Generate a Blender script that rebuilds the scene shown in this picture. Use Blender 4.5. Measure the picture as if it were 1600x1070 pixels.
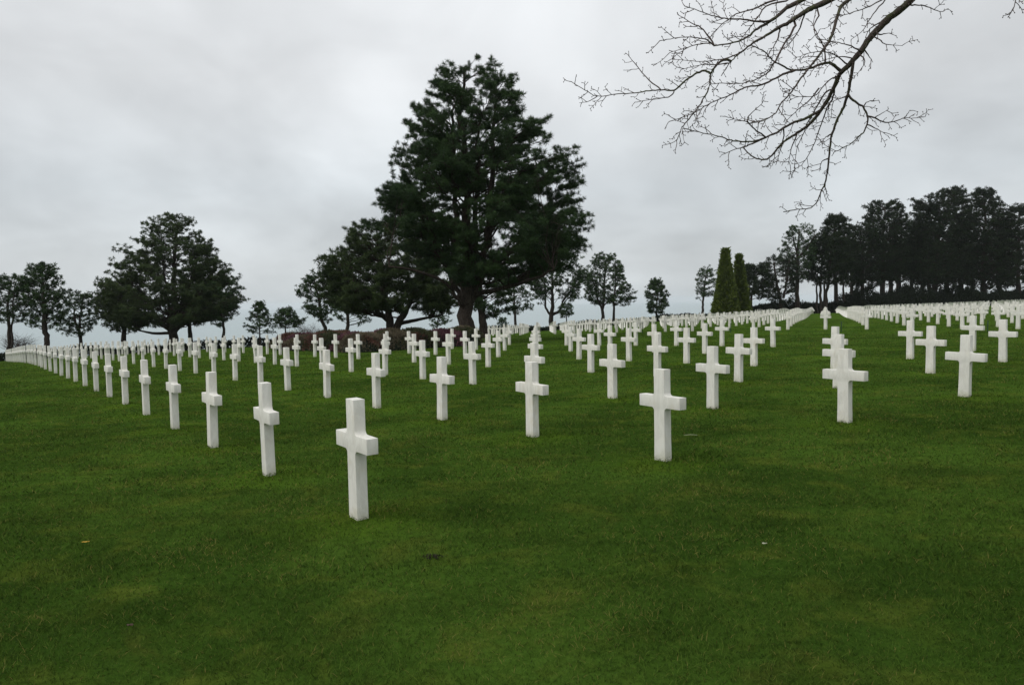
import bpy, bmesh, math, random
import numpy as np
from mathutils import Matrix, Vector

# ------------------------------------------------------------------ camera, sky, sun, exposure
S = bpy.context.scene
for o in list(bpy.data.objects):
    bpy.data.objects.remove(o)
C = S.collection
EYE = 1.86                                   # eye height above the lawn
FOC, PITCH, ROLL = 1205.9, math.radians(3.028), math.radians(0.8895)   # for a picture 1600 wide
cd = bpy.data.cameras.new('camera')
cam = bpy.data.objects.new('camera', cd); C.objects.link(cam)
cd.sensor_width = 36.0; cd.lens = 36.0 * FOC / 1600.0
cd.clip_start = 0.05; cd.clip_end = 40000.0
cam.matrix_world = (Matrix.Translation((0, 0, EYE)) @ Matrix.Rotation(math.radians(90) - PITCH, 4, 'X')
                    @ Matrix.Rotation(-ROLL, 4, 'Z'))
S.camera = cam
S.render.resolution_x, S.render.resolution_y = 1024, 684
S.view_settings.view_transform = 'Standard'
S.view_settings.look = 'None'
S.view_settings.exposure = 0.0
S.view_settings.gamma = 1.0
S.cycles.max_bounces = 8
S.cycles.transparent_max_bounces = 8
S.cycles.volume_bounces = 1

SUN_EL, SUN_AZ = math.radians(48), math.radians(238)     # azimuth clockwise from +Y: behind the camera, to the left

class NT:
    """tiny helper round a node tree"""
    def __init__(s, nt): s.nt = nt; nt.nodes.clear()
    def n(s, t, ins=None, **props):
        nd = s.nt.nodes.new(t)
        for k, v in props.items(): setattr(nd, k, v)
        for k, v in (ins or {}).items():
            sk = nd.inputs[k]
            if hasattr(v, 'is_output'): s.nt.links.new(v, sk)
            else: sk.default_value = v
        return nd
    def m(s, op, a, b=None, c=None, clamp=False):
        nd = s.nt.nodes.new('ShaderNodeMath'); nd.operation = op; nd.use_clamp = clamp
        for k, v in enumerate((a, b, c)):
            if v is None: continue
            if hasattr(v, 'is_output'): s.nt.links.new(v, nd.inputs[k])
            else: nd.inputs[k].default_value = v
        return nd.outputs[0]
    def mix(s, f, a, b, blend='MIX'):
        nd = s.nt.nodes.new('ShaderNodeMix'); nd.data_type = 'RGBA'; nd.blend_type = blend
        for k, v in ((0, f), (6, a), (7, b)):
            if hasattr(v, 'is_output'): s.nt.links.new(v, nd.inputs[k])
            else: nd.inputs[k].default_value = (tuple(v) + (1,) if isinstance(v, tuple) and len(v) == 3 else v)
        return nd.outputs[2]
    def ss(s, x, lo, hi):                     # smoothstep from lo to hi
        nd = s.nt.nodes.new('ShaderNodeMapRange'); nd.interpolation_type = 'SMOOTHSTEP'
        s.nt.links.new(x, nd.inputs[0]); nd.inputs[1].default_value = lo; nd.inputs[2].default_value = hi
        return nd.outputs[0]
    def noise(s, vec, scale, detail=3.0, rough=0.5, dist=0.0):
        nd = s.n('ShaderNodeTexNoise', {'Scale': scale, 'Detail': detail, 'Roughness': rough, 'Distortion': dist})
        if vec is not None: s.nt.links.new(vec, nd.inputs['Vector'])
        return nd.outputs[0]

W = bpy.data.worlds.new('World'); S.world = W; W.use_nodes = True
w = NT(W.node_tree)
tc = w.n('ShaderNodeTexCoord')
sep = w.n('ShaderNodeSeparateXYZ', {0: tc.outputs['Generated']})
zz = w.m('MAXIMUM', sep.outputs[2], 0.0)
# overcast sky: the cloud deck is brighter overhead than at the horizon
den = w.m('ADD', zz, 0.42)
px_ = w.m('DIVIDE', sep.outputs[0], den); py_ = w.m('DIVIDE', sep.outputs[1], den)
cv = w.n('ShaderNodeCombineXYZ', {0: px_, 1: w.m('MULTIPLY', py_, 1.0), 2: 0.0})
n1 = w.noise(cv.outputs[0], 1.25, 5.0, 0.50, 0.35)
n2 = w.noise(cv.outputs[0], 3.6, 4.0, 0.5, 0.6)
cl = w.m('ADD', w.m('MULTIPLY', w.m('SUBTRACT', n1, 0.5), 0.75), w.m('MULTIPLY', w.m('SUBTRACT', n2, 0.5), 0.22))
grad = w.n('ShaderNodeValToRGB')
w.nt.links.new(zz, grad.inputs[0])
cr = grad.color_ramp
cr.elements[0].position = 0.0; cr.elements[0].color = (0.58, 0.62, 0.64, 1)
cr.elements[1].position = 1.0; cr.elements[1].color = (0.88, 0.90, 0.93, 1)
for p, col in ((0.05, (0.63, 0.665, 0.685, 1)), (0.14, (0.70, 0.745, 0.775, 1)), (0.26, (0.82, 0.845, 0.865, 1)), (0.42, (0.86, 0.88, 0.90, 1)), (0.65, (0.86, 0.88, 0.91, 1))):
    e = cr.elements.new(p); e.color = col
gain = w.m('ADD', 1.0, w.m('MULTIPLY', cl, 1.6))
cloud = w.mix(1.0, grad.outputs[0], w.n('ShaderNodeCombineXYZ', {0: gain, 1: gain, 2: gain}).outputs[0], 'MULTIPLY')
sky = w.n('ShaderNodeTexSky', sky_type='NISHITA', sun_disc=False, sun_elevation=SUN_EL, sun_rotation=SUN_AZ)
bg1 = w.n('ShaderNodeBackground', {'Color': cloud, 'Strength': 1.02})
bg2 = w.n('ShaderNodeBackground', {'Color': sky.outputs[0], 'Strength': 0.05})
ms = w.n('ShaderNodeMixShader', {0: 0.08, 1: bg1.outputs[0], 2: bg2.outputs[0]})
wo = w.n('ShaderNodeOutputWorld', {'Surface': ms.outputs[0]})

sl = bpy.data.lights.new('sun', 'SUN'); sl.energy = 1.5; sl.angle = math.radians(40); sl.color = (1.0, 0.97, 0.92)
sun = bpy.data.objects.new('sun', sl); C.objects.link(sun)
sd = Vector((math.sin(SUN_AZ) * math.cos(SUN_EL), math.cos(SUN_AZ) * math.cos(SUN_EL), math.sin(SUN_EL)))
sun.rotation_euler = sd.to_track_quat('Z', 'Y').to_euler()

# ------------------------------------------------------------------ helpers
rng = np.random.default_rng(11)

def tag(o, label=None, cat=None, group=None, kind=None):
    if label: o['label'] = label
    if cat: o['category'] = cat
    if group: o['group'] = group
    if kind: o['kind'] = kind
    return o
def empty(name, loc, label, cat, group=None):
    o = bpy.data.objects.new(name, None); C.objects.link(o); o.location = loc
    o.empty_display_size = 0.3
    return tag(o, label, cat, group)
def link(name, me, mats, parent=None, loc=None):
    o = bpy.data.objects.new(name, me); C.objects.link(o)
    for m in (mats if isinstance(mats, (list, tuple)) else [mats]):
        if len(me.materials) < len(mats if isinstance(mats, (list, tuple)) else [mats]): me.materials.append(m)
    if parent: o.parent = parent
    if loc is not None: o.location = loc
    return o
def mesh_np(name, V, F, smooth=False, attr=None):
    """V (n,3); F list of (m,k) index arrays"""
    me = bpy.data.meshes.new(name)
    V = np.asarray(V, np.float32); me.vertices.add(len(V)); me.vertices.foreach_set('co', V.ravel())
    F = [np.asarray(f, np.int32) for f in F if len(f)]
    idx = np.concatenate([f.ravel() for f in F]); tot = np.concatenate([np.full(len(f), f.shape[1], np.int32) for f in F])
    me.loops.add(len(idx)); me.loops.foreach_set('vertex_index', idx)
    me.polygons.add(len(tot))
    st = np.zeros(len(tot), np.int32); st[1:] = np.cumsum(tot)[:-1]
    me.polygons.foreach_set('loop_start', st); me.polygons.foreach_set('loop_total', tot)
    if smooth: me.polygons.foreach_set('use_smooth', np.ones(len(tot), bool))
    if attr is not None:
        a = me.attributes.new('shade', 'FLOAT', 'POINT'); a.data.foreach_set('value', np.asarray(attr, np.float32))
    me.update(calc_edges=True); me.validate(verbose=False)
    return me
class MB:
    def __init__(s): s.V = []; s.F3 = []; s.F4 = []; s.n = 0; s.A = []
    def add(s, V, F3=None, F4=None, a=0.5):
        V = np.asarray(V, float)
        if F3 is not None and len(F3): s.F3.append(np.asarray(F3) + s.n)
        if F4 is not None and len(F4): s.F4.append(np.asarray(F4) + s.n)
        s.V.append(V); s.A.append(np.full(len(V), a) if np.isscalar(a) else a); s.n += len(V)
    def tube(s, P, R, k=6, a=0.5, cap=True):
        P = np.asarray(P, float); n = len(P); R = np.broadcast_to(R, n)
        T = np.gradient(P, axis=0); T /= np.linalg.norm(T, axis=1)[:, None] + 1e-9
        up = np.array([0.31, 0.17, 0.93]) if abs(T[0, 2]) < 0.8 else np.array([0.9, 0.3, 0.1])
        A = np.cross(T, up); A /= np.linalg.norm(A, axis=1)[:, None] + 1e-9
        B = np.cross(T, A)
        th = np.arange(k) * 2 * np.pi / k
        V = P[:, None] + R[:, None, None] * (A[:, None] * np.cos(th)[None, :, None] + B[:, None] * np.sin(th)[None, :, None])
        V = V.reshape(-1, 3)
        i = np.arange(n - 1)[:, None] * k; j = np.arange(k)[None]
        j2 = (j + 1) % k
        F4 = np.stack([i + j, i + j2, i + k + j2, i + k + j], -1).reshape(-1, 4)
        F3 = None
        if cap:
            V = np.vstack([V, P[-1] + T[-1] * R[-1] * 0.6]); e = (n - 1) * k
            F3 = np.stack([e + j[0], e + j2[0], np.full(k, n * k)], -1)
        s.add(V, F3, F4, a)
    def mesh(s, name, smooth=True, attr=False):
        V = np.vstack(s.V); F = []
        if s.F3: F.append(np.vstack(s.F3))
        if s.F4: F.append(np.vstack(s.F4))
        return mesh_np(name, V, F, smooth, np.concatenate(s.A) if attr else None)

# a photo pixel (1600 wide) as a direction, and a point at forward distance Y along it
def ray(px, py):
    dx, dy = px - 800.0, py - 535.0
    c, s_ = math.cos(ROLL), math.sin(ROLL)
    u = (dx * c - dy * s_) / FOC; v = (dx * s_ + dy * c) / FOC
    cp, sp = math.cos(PITCH), math.sin(PITCH)
    y = cp - sp * v
    return u / y, (-sp - cp * v) / y
def at(px, py, Y):
    a, b = ray(px, py); return np.array([a * Y, Y, EYE + b * Y])
def project(X, Y, Z):
    Z = Z - EYE; cp, sp = math.cos(PITCH), math.sin(PITCH)
    zc = Y * cp - Z * sp; yu = Y * sp + Z * cp
    u = X / zc * FOC; v = -yu / zc * FOC; c, s_ = math.cos(ROLL), math.sin(ROLL)
    return 800 + u * c + v * s_, 535 - u * s_ + v * c, zc

# ------------------------------------------------------------------ the lie of the land
CTL = np.array([(-1.34, 6.58, -1.87), (-2.75, 8.57, -1.93), (-4.14, 10.56, -1.97), (-5.54, 12.55, -2.01), (-6.94, 14.54, -2.06), (-8.34, 16.53, -2.11), (-9.72, 18.52, -2.17), (-11.1, 20.51, -2.23), (-12.51, 22.5, -2.26), (-13.9, 24.49, -2.32), (-15.3, 26.48, -2.4), (-16.69, 28.47, -2.48), (-18.08, 30.46, -2.55), (-19.48, 32.45, -2.63), (1.7, 8.7, -1.86), (0.27, 10.69, -1.91), (-1.17, 12.68, -1.96), (-2.61, 14.67, -2.01), (-4.03, 16.66, -2.05), (-5.45, 18.65, -2.09), (4.68, 10.82, -1.8), (3.33, 12.81, -1.87), (1.92, 14.8, -1.91), (0.47, 16.79, -1.97), (-0.97, 18.78, -2.03), (-2.42, 20.77, -2.07), (7.62, 12.94, -1.74), (6.32, 14.93, -1.8), (4.97, 16.92, -1.86), (3.57, 18.91, -1.91), (2.13, 20.9, -1.98), (-0.78, 24.88, -2.11), (-2.23, 26.87, -2.16), (-3.68, 28.86, -2.21), (9.27, 17.05, -1.75), (7.98, 19.04, -1.81), (6.61, 21.03, -1.88), (5.21, 23.02, -1.93), (3.8, 25.01, -1.99), (2.34, 27.0, -2.05), (-0.56, 30.98, -2.23), (12.21, 19.17, -1.7), (10.94, 21.16, -1.75), (21.77, 37.72, -1.69), (23.45, 41.83, -1.74), (25.08, 45.94, -1.75), (26.76, 50.05, -1.77), (21.76, 43.82, -1.66), (23.44, 47.93, -1.67), (25.1, 52.04, -1.74), (26.76, 56.15, -1.78), (28.42, 60.26, -1.83), (19.12, 41.7, -1.81), (17.78, 43.7, -1.86), (16.39, 45.69, -1.91), (23.08, 35.73, -1.64), (12.25, 51.66, -2.17), (10.83, 53.65, -2.25), (3.58, 63.6, -2.73), (0.65, 67.58, -2.97), (13.91, 23.27, -1.71), (9.91, 29.25, -1.88), (8.51, 31.24, -1.93), (7.09, 33.23, -2.01), (5.65, 35.22, -2.1), (4.22, 37.21, -2.19), (2.76, 39.2, -2.26), (-3.48, 34.96, -2.35), (-4.94, 36.95, -2.4), (-6.56, 32.84, -2.35), (-7.99, 34.83, -2.41), (-9.43, 36.82, -2.49), (-10.83, 38.81, -2.55), (-12.28, 40.8, -2.63), (-0.35, 37.08, -2.36), (-1.82, 39.07, -2.41), (-3.19, 41.06, -2.46), (-23.62, 38.42, -2.85), (-26.42, 42.4, -3.03), (-29.16, 46.38, -3.24), (-33.43, 52.36, -3.59), (-40.41, 62.31, -4.23), (-47.46, 72.26, -4.85), (60.89, 148.56, -3.37), (12.69, 114.65, -4.07), (36.79, 131.61, -3.16), (-17.43, 93.45, -4.52), (-38.52, 78.62, -4.69), (99.21, 151.71, -2.14), (88.0, 167.64, -3.0), (0.0, 0.0, -1.84), (4.0, 2.0, -1.78), (-8.0, 3.0, -1.95), (10.0, 0.0, -1.7), (20.0, 10.0, -1.6), (-40.0, 20.0, -3.0), (-10.0, -20.0, -1.8), (40.0, -10.0, -1.4), (60.0, 30.0, -1.2), (-50.0, 50.0, -4.5), (120.0, 100.0, -1.2), (160.0, 140.0, -1.2)])
CTL[:, 2] += EYE
_P = CTL[:, :2] / 50.0
def _U(r2): return np.where(r2 > 0, 0.5 * r2 * np.log(np.maximum(r2, 1e-12)), 0.0)
_n = len(CTL); _A = np.zeros((_n + 3, _n + 3))
_A[:_n, :_n] = _U(((_P[:, None] - _P[None]) ** 2).sum(-1)) + 3e-3 * np.eye(_n)
_A[:_n, _n] = 1; _A[:_n, _n + 1:] = _P; _A[_n:, :_n] = _A[:_n, _n:].T
_w = np.linalg.solve(_A, np.r_[CTL[:, 2], 0, 0, 0])
LX, LY, LTH, LA, LB = -1.3452, 6.5771, math.radians(35.129), 2.4336, 3.6834     # the grid the crosses stand on
def to_uv(X, Y):                              # metres along a row (u) and across the rows (v)
    x, y = X - LX, Y - LY
    return -x * math.sin(LTH) + y * math.cos(LTH), x * math.cos(LTH) + y * math.sin(LTH)
def from_uv(u, v):
    return LX - u * math.sin(LTH) + v * math.cos(LTH), LY + u * math.cos(LTH) + v * math.sin(LTH)
COAST = 93.0                                  # u of the cliff edge
def ground(X, Y):
    X = np.atleast_1d(np.asarray(X, float)); Y = np.atleast_1d(np.asarray(Y, float))
    u, v = to_uv(X, Y)
    uc = np.clip(u, -30, 100); vc = np.clip(v, -30, 175)
    Xc, Yc = from_uv(uc, vc)
    q = np.stack([Xc, Yc], 1) / 50.0
    z = np.zeros(len(X))
    for k in range(0, len(X), 20000):
        s_ = slice(k, k + 20000)
        z[s_] = _U(((q[s_, None] - _P[None]) ** 2).sum(-1)) @ _w[:_n] + _w[_n] + q[s_] @ _w[_n + 1:]
    e = np.maximum(u - COAST, 0)
    drop = np.where(e < 12, 0.012 * e ** 2, 0.012 * 144 + (e - 12) * 0.72)
    return np.maximum(z - drop, -58.0)
def g1(X, Y): return float(ground(X, Y)[0])
# ------------------------------------------------------------------ materials
def new_mat(name):
    m = bpy.data.materials.new(name); m.use_nodes = True
    return m, NT(m.node_tree)
def finish(t, color, rough=0.9, bump=None, bstr=0.3, bdist=0.02, spec=0.3, trans=None, sub=None):
    b = t.n('ShaderNodeBsdfPrincipled', {'Roughness': rough, 'Specular IOR Level': spec})
    if hasattr(color, 'is_output'): t.nt.links.new(color, b.inputs['Base Color'])
    else: b.inputs['Base Color'].default_value = tuple(color) + (1,)
    if sub: b.inputs['Subsurface Weight'].default_value = sub; b.inputs['Subsurface Radius'].default_value = (0.01, 0.01, 0.008); b.inputs['Subsurface Scale'].default_value = 0.5
    if bump is not None:
        bn = t.n('ShaderNodeBump', {'Strength': bstr, 'Distance': bdist, 'Height': bump})
        t.nt.links.new(bn.outputs[0], b.inputs['Normal'])
    out = t.n('ShaderNodeOutputMaterial')
    if trans:
        tr = t.n('ShaderNodeBsdfTranslucent')
        if hasattr(color, 'is_output'): t.nt.links.new(color, tr.inputs[0])
        else: tr.inputs[0].default_value = tuple(color) + (1,)
        mx = t.n('ShaderNodeMixShader', {0: trans, 1: b.outputs[0], 2: tr.outputs[0]})
        t.nt.links.new(mx.outputs[0], out.inputs[0])
    else: t.nt.links.new(b.outputs[0], out.inputs[0])
def grass_color(t, blade):
    g = t.n('ShaderNodeNewGeometry'); pos = g.outputs['Position']
    sp = t.n('ShaderNodeSeparateXYZ', {0: pos})
    flat = t.n('ShaderNodeCombineXYZ', {0: sp.outputs[0], 1: sp.outputs[1], 2: 0.0}).outputs[0]
    # lush ring of taller, fresher grass round every cross: distance to the planting grid
    x = t.m('SUBTRACT', sp.outputs[0], LX); y = t.m('SUBTRACT', sp.outputs[1], LY)
    cu, su = math.cos(LTH), math.sin(LTH)
    fi = t.m('DIVIDE', t.m('ADD', t.m('MULTIPLY', x, -su), t.m('MULTIPLY', y, cu)), LA)
    fj = t.m('DIVIDE', t.m('ADD', t.m('MULTIPLY', x, cu), t.m('MULTIPLY', y, su)), LB)
    di = t.m('MULTIPLY', t.m('SUBTRACT', fi, t.m('ROUND', fi)), LA)
    dj = t.m('MULTIPLY', t.m('SUBTRACT', fj, t.m('ROUND', fj)), LB)
    d = t.m('SQRT', t.m('ADD', t.m('MULTIPLY', di, di), t.m('MULTIPLY', dj, dj)))
    wob = t.m('MULTIPLY', t.m('SUBTRACT', t.noise(flat, 2.3, 3), 0.5), 0.9)
    ring = t.m('SUBTRACT', 1.0, t.ss(t.m('ADD', d, wob), 0.15, 0.95))
    inside = t.m('MULTIPLY', t.m('GREATER_THAN', fi, -0.5), t.m('GREATER_THAN', fj, -0.5))
    aisle = t.m('MULTIPLY', t.m('GREATER_THAN', fj, 6.5), t.m('LESS_THAN', fj, 9.5))
    ring = t.m('MULTIPLY', ring, t.m('MULTIPLY', inside, t.m('SUBTRACT', 1.0, aisle)))
    big = t.noise(flat, 0.35, 4, 0.55, 0.5); mid = t.noise(flat, 1.7, 4, 0.6, 0.4); fine = t.noise(flat, 11.0, 3, 0.6)
    stretch = t.n('ShaderNodeMapping', {'Vector': flat, 'Rotation': (0, 0, 0.25), 'Scale': (0.9, 2.2, 1)}).outputs[0]
    drift = t.noise(stretch, 0.9, 4, 0.6)
    c = t.mix(t.ss(big, 0.35, 0.68), (0.030, 0.064, 0.009), (0.062, 0.120, 0.016))
    c = t.mix(t.m('MULTIPLY', t.ss(mid, 0.48, 0.72), 0.75), c, (0.094, 0.124, 0.018))
    c = t.mix(t.m('MULTIPLY', t.ss(drift, 0.50, 0.72), 0.50), c, (0.016, 0.034, 0.005))
    c = t.mix(t.m('MULTIPLY', t.ss(t.noise(flat, 0.9, 5, 0.65, 1.0), 0.56, 0.74), 0.45), c, (0.090, 0.085, 0.018))
    c = t.mix(t.m('MULTIPLY', ring, 0.45), c, (0.084, 0.150, 0.012))
    c = t.mix(t.m('MULTIPLY', t.ss(fine, 0.35, 0.7), 0.35), c, (0.014, 0.034, 0.003))
    return c, fine, g
m_ground, t = new_mat('lawn')
c, fine, g = grass_color(t, False)
finish(t, c, 0.95, t.noise(g.outputs['Position'], 38.0, 4, 0.7), 0.9, 0.03, 0.0)
m_blade, t = new_mat('grass_blades')
c, fine, g = grass_color(t, True)
at_ = t.n('ShaderNodeAttribute', attribute_name='shade')
sh = at_.outputs['Fac']
c = t.mix(t.ss(sh, 0.0, 0.9), t.mix(0.62, c, (0.006, 0.014, 0.003)), t.mix(0.42, c, (0.13, 0.20, 0.030)))
c = t.mix(t.m('MULTIPLY', t.m('GREATER_THAN', sh, 0.93), 0.8), c, (0.20, 0.17, 0.05))
finish(t, c, 0.85, spec=0.04, trans=0.22)

m_marble, t = new_mat('marble')
tc_ = t.n('ShaderNodeTexCoord'); oi = t.n('ShaderNodeObjectInfo')
vec = t.n('ShaderNodeVectorMath', {0: tc_.outputs['Object'], 1: oi.outputs['Location']}, operation='ADD').outputs[0]
vein = t.noise(t.n('ShaderNodeMapping', {'Vector': vec, 'Scale': (3.0, 3.0, 1.1)}).outputs[0], 3.0, 6, 0.65, 1.6)
col = t.mix(t.ss(vein, 0.40, 0.60), (0.655, 0.635, 0.575), (0.755, 0.735, 0.675))
col = t.mix(t.m('MULTIPLY', t.ss(t.noise(vec, 5.0, 5, 0.7), 0.5, 0.75), 0.42), col, (0.64, 0.56, 0.41))
col = t.mix(t.m('MULTIPLY', oi.outputs['Random'], 0.34), col, (0.60, 0.61, 0.56))
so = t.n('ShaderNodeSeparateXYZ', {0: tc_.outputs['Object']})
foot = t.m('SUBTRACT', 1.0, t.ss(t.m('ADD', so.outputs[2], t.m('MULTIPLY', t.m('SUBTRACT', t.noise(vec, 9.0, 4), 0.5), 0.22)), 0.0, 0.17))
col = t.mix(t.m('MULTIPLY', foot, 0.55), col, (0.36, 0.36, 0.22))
streak = t.noise(t.n('ShaderNodeMapping', {'Vector': vec, 'Scale': (22, 22, 1.2)}).outputs[0], 1.0, 3)
col = t.mix(t.m('MULTIPLY', t.ss(streak, 0.56, 0.78), 0.22), col, (0.48, 0.48, 0.42))
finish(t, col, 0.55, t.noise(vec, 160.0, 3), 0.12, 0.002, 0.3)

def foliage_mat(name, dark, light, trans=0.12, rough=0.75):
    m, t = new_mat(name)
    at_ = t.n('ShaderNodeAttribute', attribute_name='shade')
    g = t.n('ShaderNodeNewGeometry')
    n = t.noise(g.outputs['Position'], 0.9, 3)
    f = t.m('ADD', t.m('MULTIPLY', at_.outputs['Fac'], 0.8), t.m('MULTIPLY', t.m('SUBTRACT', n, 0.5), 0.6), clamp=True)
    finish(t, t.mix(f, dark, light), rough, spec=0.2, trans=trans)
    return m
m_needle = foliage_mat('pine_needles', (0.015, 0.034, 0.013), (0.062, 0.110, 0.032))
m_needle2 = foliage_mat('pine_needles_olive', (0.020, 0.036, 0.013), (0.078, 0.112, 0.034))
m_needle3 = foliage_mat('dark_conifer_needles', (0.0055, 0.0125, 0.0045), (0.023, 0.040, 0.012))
m_yew = foliage_mat('clipped_yew', (0.036, 0.058, 0.008), (0.120, 0.160, 0.020))
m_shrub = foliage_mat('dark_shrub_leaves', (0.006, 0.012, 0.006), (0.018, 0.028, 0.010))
m_hea = [foliage_mat('heather_purple', (0.065, 0.026, 0.034), (0.18, 0.080, 0.10)),
         foliage_mat('heather_buff', (0.058, 0.050, 0.030), (0.20, 0.16, 0.105)),
         foliage_mat('heather_rust', (0.075, 0.034, 0.026), (0.18, 0.095, 0.07)),
         foliage_mat('heather_green', (0.026, 0.034, 0.014), (0.095, 0.10, 0.045))]
m_bark, t = new_mat('pine_bark')
g = t.n('ShaderNodeNewGeometry')
bv = t.n('ShaderNodeMapping', {'Vector': g.outputs['Position'], 'Scale': (5, 5, 1.3)}).outputs[0]
bn = t.noise(bv, 2.0, 6, 0.7, 1.0)
finish(t, t.mix(t.ss(bn, 0.35, 0.7), (0.018, 0.0145, 0.012), (0.066, 0.052, 0.042)), 0.95, bn, 0.8, 0.05, 0.1)
m_bark2, t = new_mat('mossy_bark')
g = t.n('ShaderNodeNewGeometry')
n = t.noise(g.outputs['Position'], 7.0, 4, 0.6); n2 = t.noise(g.outputs['Position'], 90.0, 3)
cc = t.mix(t.ss(n, 0.48, 0.62), (0.060, 0.045, 0.040), (0.062, 0.070, 0.030))
cc = t.mix(t.m('MULTIPLY', t.ss(n2, 0.4, 0.7), 0.5), cc, (0.13, 0.125, 0.10))
finish(t, cc, 0.9, n2, 0.5, 0.004, 0.15)
m_twig, t = new_mat('bare_twig')
finish(t, (0.075, 0.055, 0.048), 0.9)

m_sea, t = new_mat('sea_water')
g = t.n('ShaderNodeNewGeometry')
sn = t.noise(t.n('ShaderNodeMapping', {'Vector': g.outputs['Position'], 'Scale': (1, 2.2, 1)}).outputs[0], 0.02, 6, 0.65)
b = t.n('ShaderNodeBsdfPrincipled', {'Base Color': (0.29, 0.355, 0.36, 1), 'Roughness': 0.45, 'Specular IOR Level': 0.5})
t.nt.links.new(t.n('ShaderNodeBump', {'Strength': 0.6, 'Distance': 1.5, 'Height': sn}).outputs[0], b.inputs['Normal'])
t.n('ShaderNodeOutputMaterial', {0: b.outputs[0]})

# ------------------------------------------------------------------ which graves exist
OFF = {(0, 0): 0.0, (1, 0): -0.0, (2, 0): 0.0, (3, 0): 0.01, (4, 0): 0.0, (5, 0): 0.01, (6, 0): 0.03, (7, 0): 0.04, (8, 0): 0.04, (9, 0): 0.04, (10, 0): 0.05, (11, 0): 0.06, (12, 0): 0.07, (13, 0): 0.07, (0, 1): 0.03, (1, 1): -0.0, (2, 1): -0.04, (3, 1): -0.07, (4, 1): -0.09, (5, 1): -0.12, (0, 2): 0.0, (1, 2): 0.05, (2, 2): 0.04, (3, 2): -0.0, (4, 2): -0.05, (5, 2): -0.1, (0, 3): -0.08, (1, 3): 0.03, (2, 3): 0.08, (3, 3): 0.07, (4, 3): 0.04, (6, 3): -0.07, (7, 3): -0.12, (8, 3): -0.17, (1, 4): -0.04, (2, 4): 0.07, (3, 4): 0.1, (4, 4): 0.11, (5, 4): 0.09, (6, 4): 0.04, (8, 4): -0.06, (1, 5): -0.1, (2, 5): 0.02, (5, 10): -0.01, (6, 11): 0.06, (7, 12): 0.08, (8, 13): 0.15, (7, 11): -0.23, (8, 12): -0.16, (9, 13): -0.11, (10, 14): -0.07, (11, 15): -0.02, (7, 10): 0.14, (8, 10): 0.2, (9, 10): 0.21, (4, 10): -0.09, (12, 10): 0.28, (13, 10): 0.25, (18, 10): 0.01, (20, 10): -0.12, (2, 6): -0.02, (5, 6): 0.18, (6, 6): 0.18, (7, 6): 0.16, (8, 6): 0.13, (9, 6): 0.09, (10, 6): 0.04, (10, 4): -0.18, (11, 4): -0.24, (10, 3): -0.25, (11, 3): -0.27, (12, 3): -0.32, (13, 3): -0.32, (14, 3): -0.37, (10, 5): -0.07, (11, 5): -0.14, (12, 5): -0.11, (16, 0): 0.13, (18, 0): 0.14, (20, 0): 0.19, (23, 0): 0.12, (28, 0): 0.15, (33, 0): 0.1}
def missing(i, j):
    if 7 <= j <= 9: return True                                      # the grass aisle
    if i >= 13 and 4 <= j <= 6: return True                          # the heather bed
    if (i, j) in ((3, 5), (4, 5), (3, 6), (4, 6)): return True
    return False
_ok = np.array(list(OFF.keys()), float); _ov = np.array(list(OFF.values()))
def offset(i, j):
    if j >= 10: return 0.2 - 0.02 * (i - 8) + 0.075 * (j - 10)
    if (i, j) in OFF: return OFF[(i, j)]
    d2 = ((_ok[:, 0] - i) * LA) ** 2 + ((_ok[:, 1] - j) * LB) ** 2
    wt = np.exp(-d2 / 40.0); return float((wt * _ov).sum() / (wt.sum() + 0.15))
YEWS = [(1133.5, 393, 490, 1112, 1155, 118.0, 7), (1154.5, 402, 489, 1141, 1173, 121.0, 6)]
graves = []
for j in range(0, 46):
    for i in range(0, 34):
        if missing(i, j): continue
        X, Y = from_uv(i * LA, j * LB); X = X + offset(i, j)
        if Y < 3: continue
        if any(math.hypot(X - at(yx, 480, d)[0], Y - d) < 3.6 for yx, _, _, _, _, d, _ in YEWS): continue
        graves.append((i, j, X, Y))
GX = np.array([q[2] for q in graves]); GY = np.array([q[3] for q in graves]); GZ = ground(GX, GY)

# ------------------------------------------------------------------ lawn, sea
def axis(lo, f0, f1, hi, fine):
    a = list(np.arange(f0, f1, fine)); s_ = fine
    x = f0; left = []
    while x > lo: s_ *= 1.07; s_ = min(s_, 40); x -= s_; left.append(x)
    x = f1; s_ = fine; right = []
    while x < hi:
        s_ *= 1.05
        lim = 1.3 if x < 60 else (2.5 if x < 190 else 60)
        s_ = min(s_, lim); right.append(x); x += s_
    right.append(hi)
    return np.array(left[::-1] + a + right)
us = axis(-400, -4.0, 12.0, 175, 0.16); vs = axis(-500, -3.0, 11.0, 1500, 0.16)
UU, VV = np.meshgrid(us, vs, indexing='ij')
XX, YY = from_uv(UU.ravel(), VV.ravel()); ZZ = ground(XX, YY)
near = (XX ** 2 + YY ** 2) < 26 ** 2
def bumps(X, Y):
    z = 0.010 * np.sin(X * 2.1 + np.sin(Y * 1.3)) * np.sin(Y * 1.7 + 1.3 * np.sin(X * 0.9)) + 0.006 * np.sin(X * 5.3 + Y * 2.2) * np.sin(Y * 4.7 - X)
    sel = (GY < 26) & (np.abs(GX) < 22)
    for gx, gy in zip(GX[sel], GY[sel]):
        z = z + 0.035 * np.exp(-((X - gx) ** 2 + (Y - gy) ** 2) / (2 * 0.28 ** 2))
    return z
ZZ[near] += bumps(XX[near], YY[near]) * np.clip((26 - np.hypot(XX[near], YY[near])) / 8, 0, 1)
nu, nv = len(us), len(vs)
I = np.arange(nu - 1)[:, None] * nv + np.arange(nv - 1)[None]
F4 = np.stack([I, I + nv, I + nv + 1, I + 1], -1).reshape(-1, 4)
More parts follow.
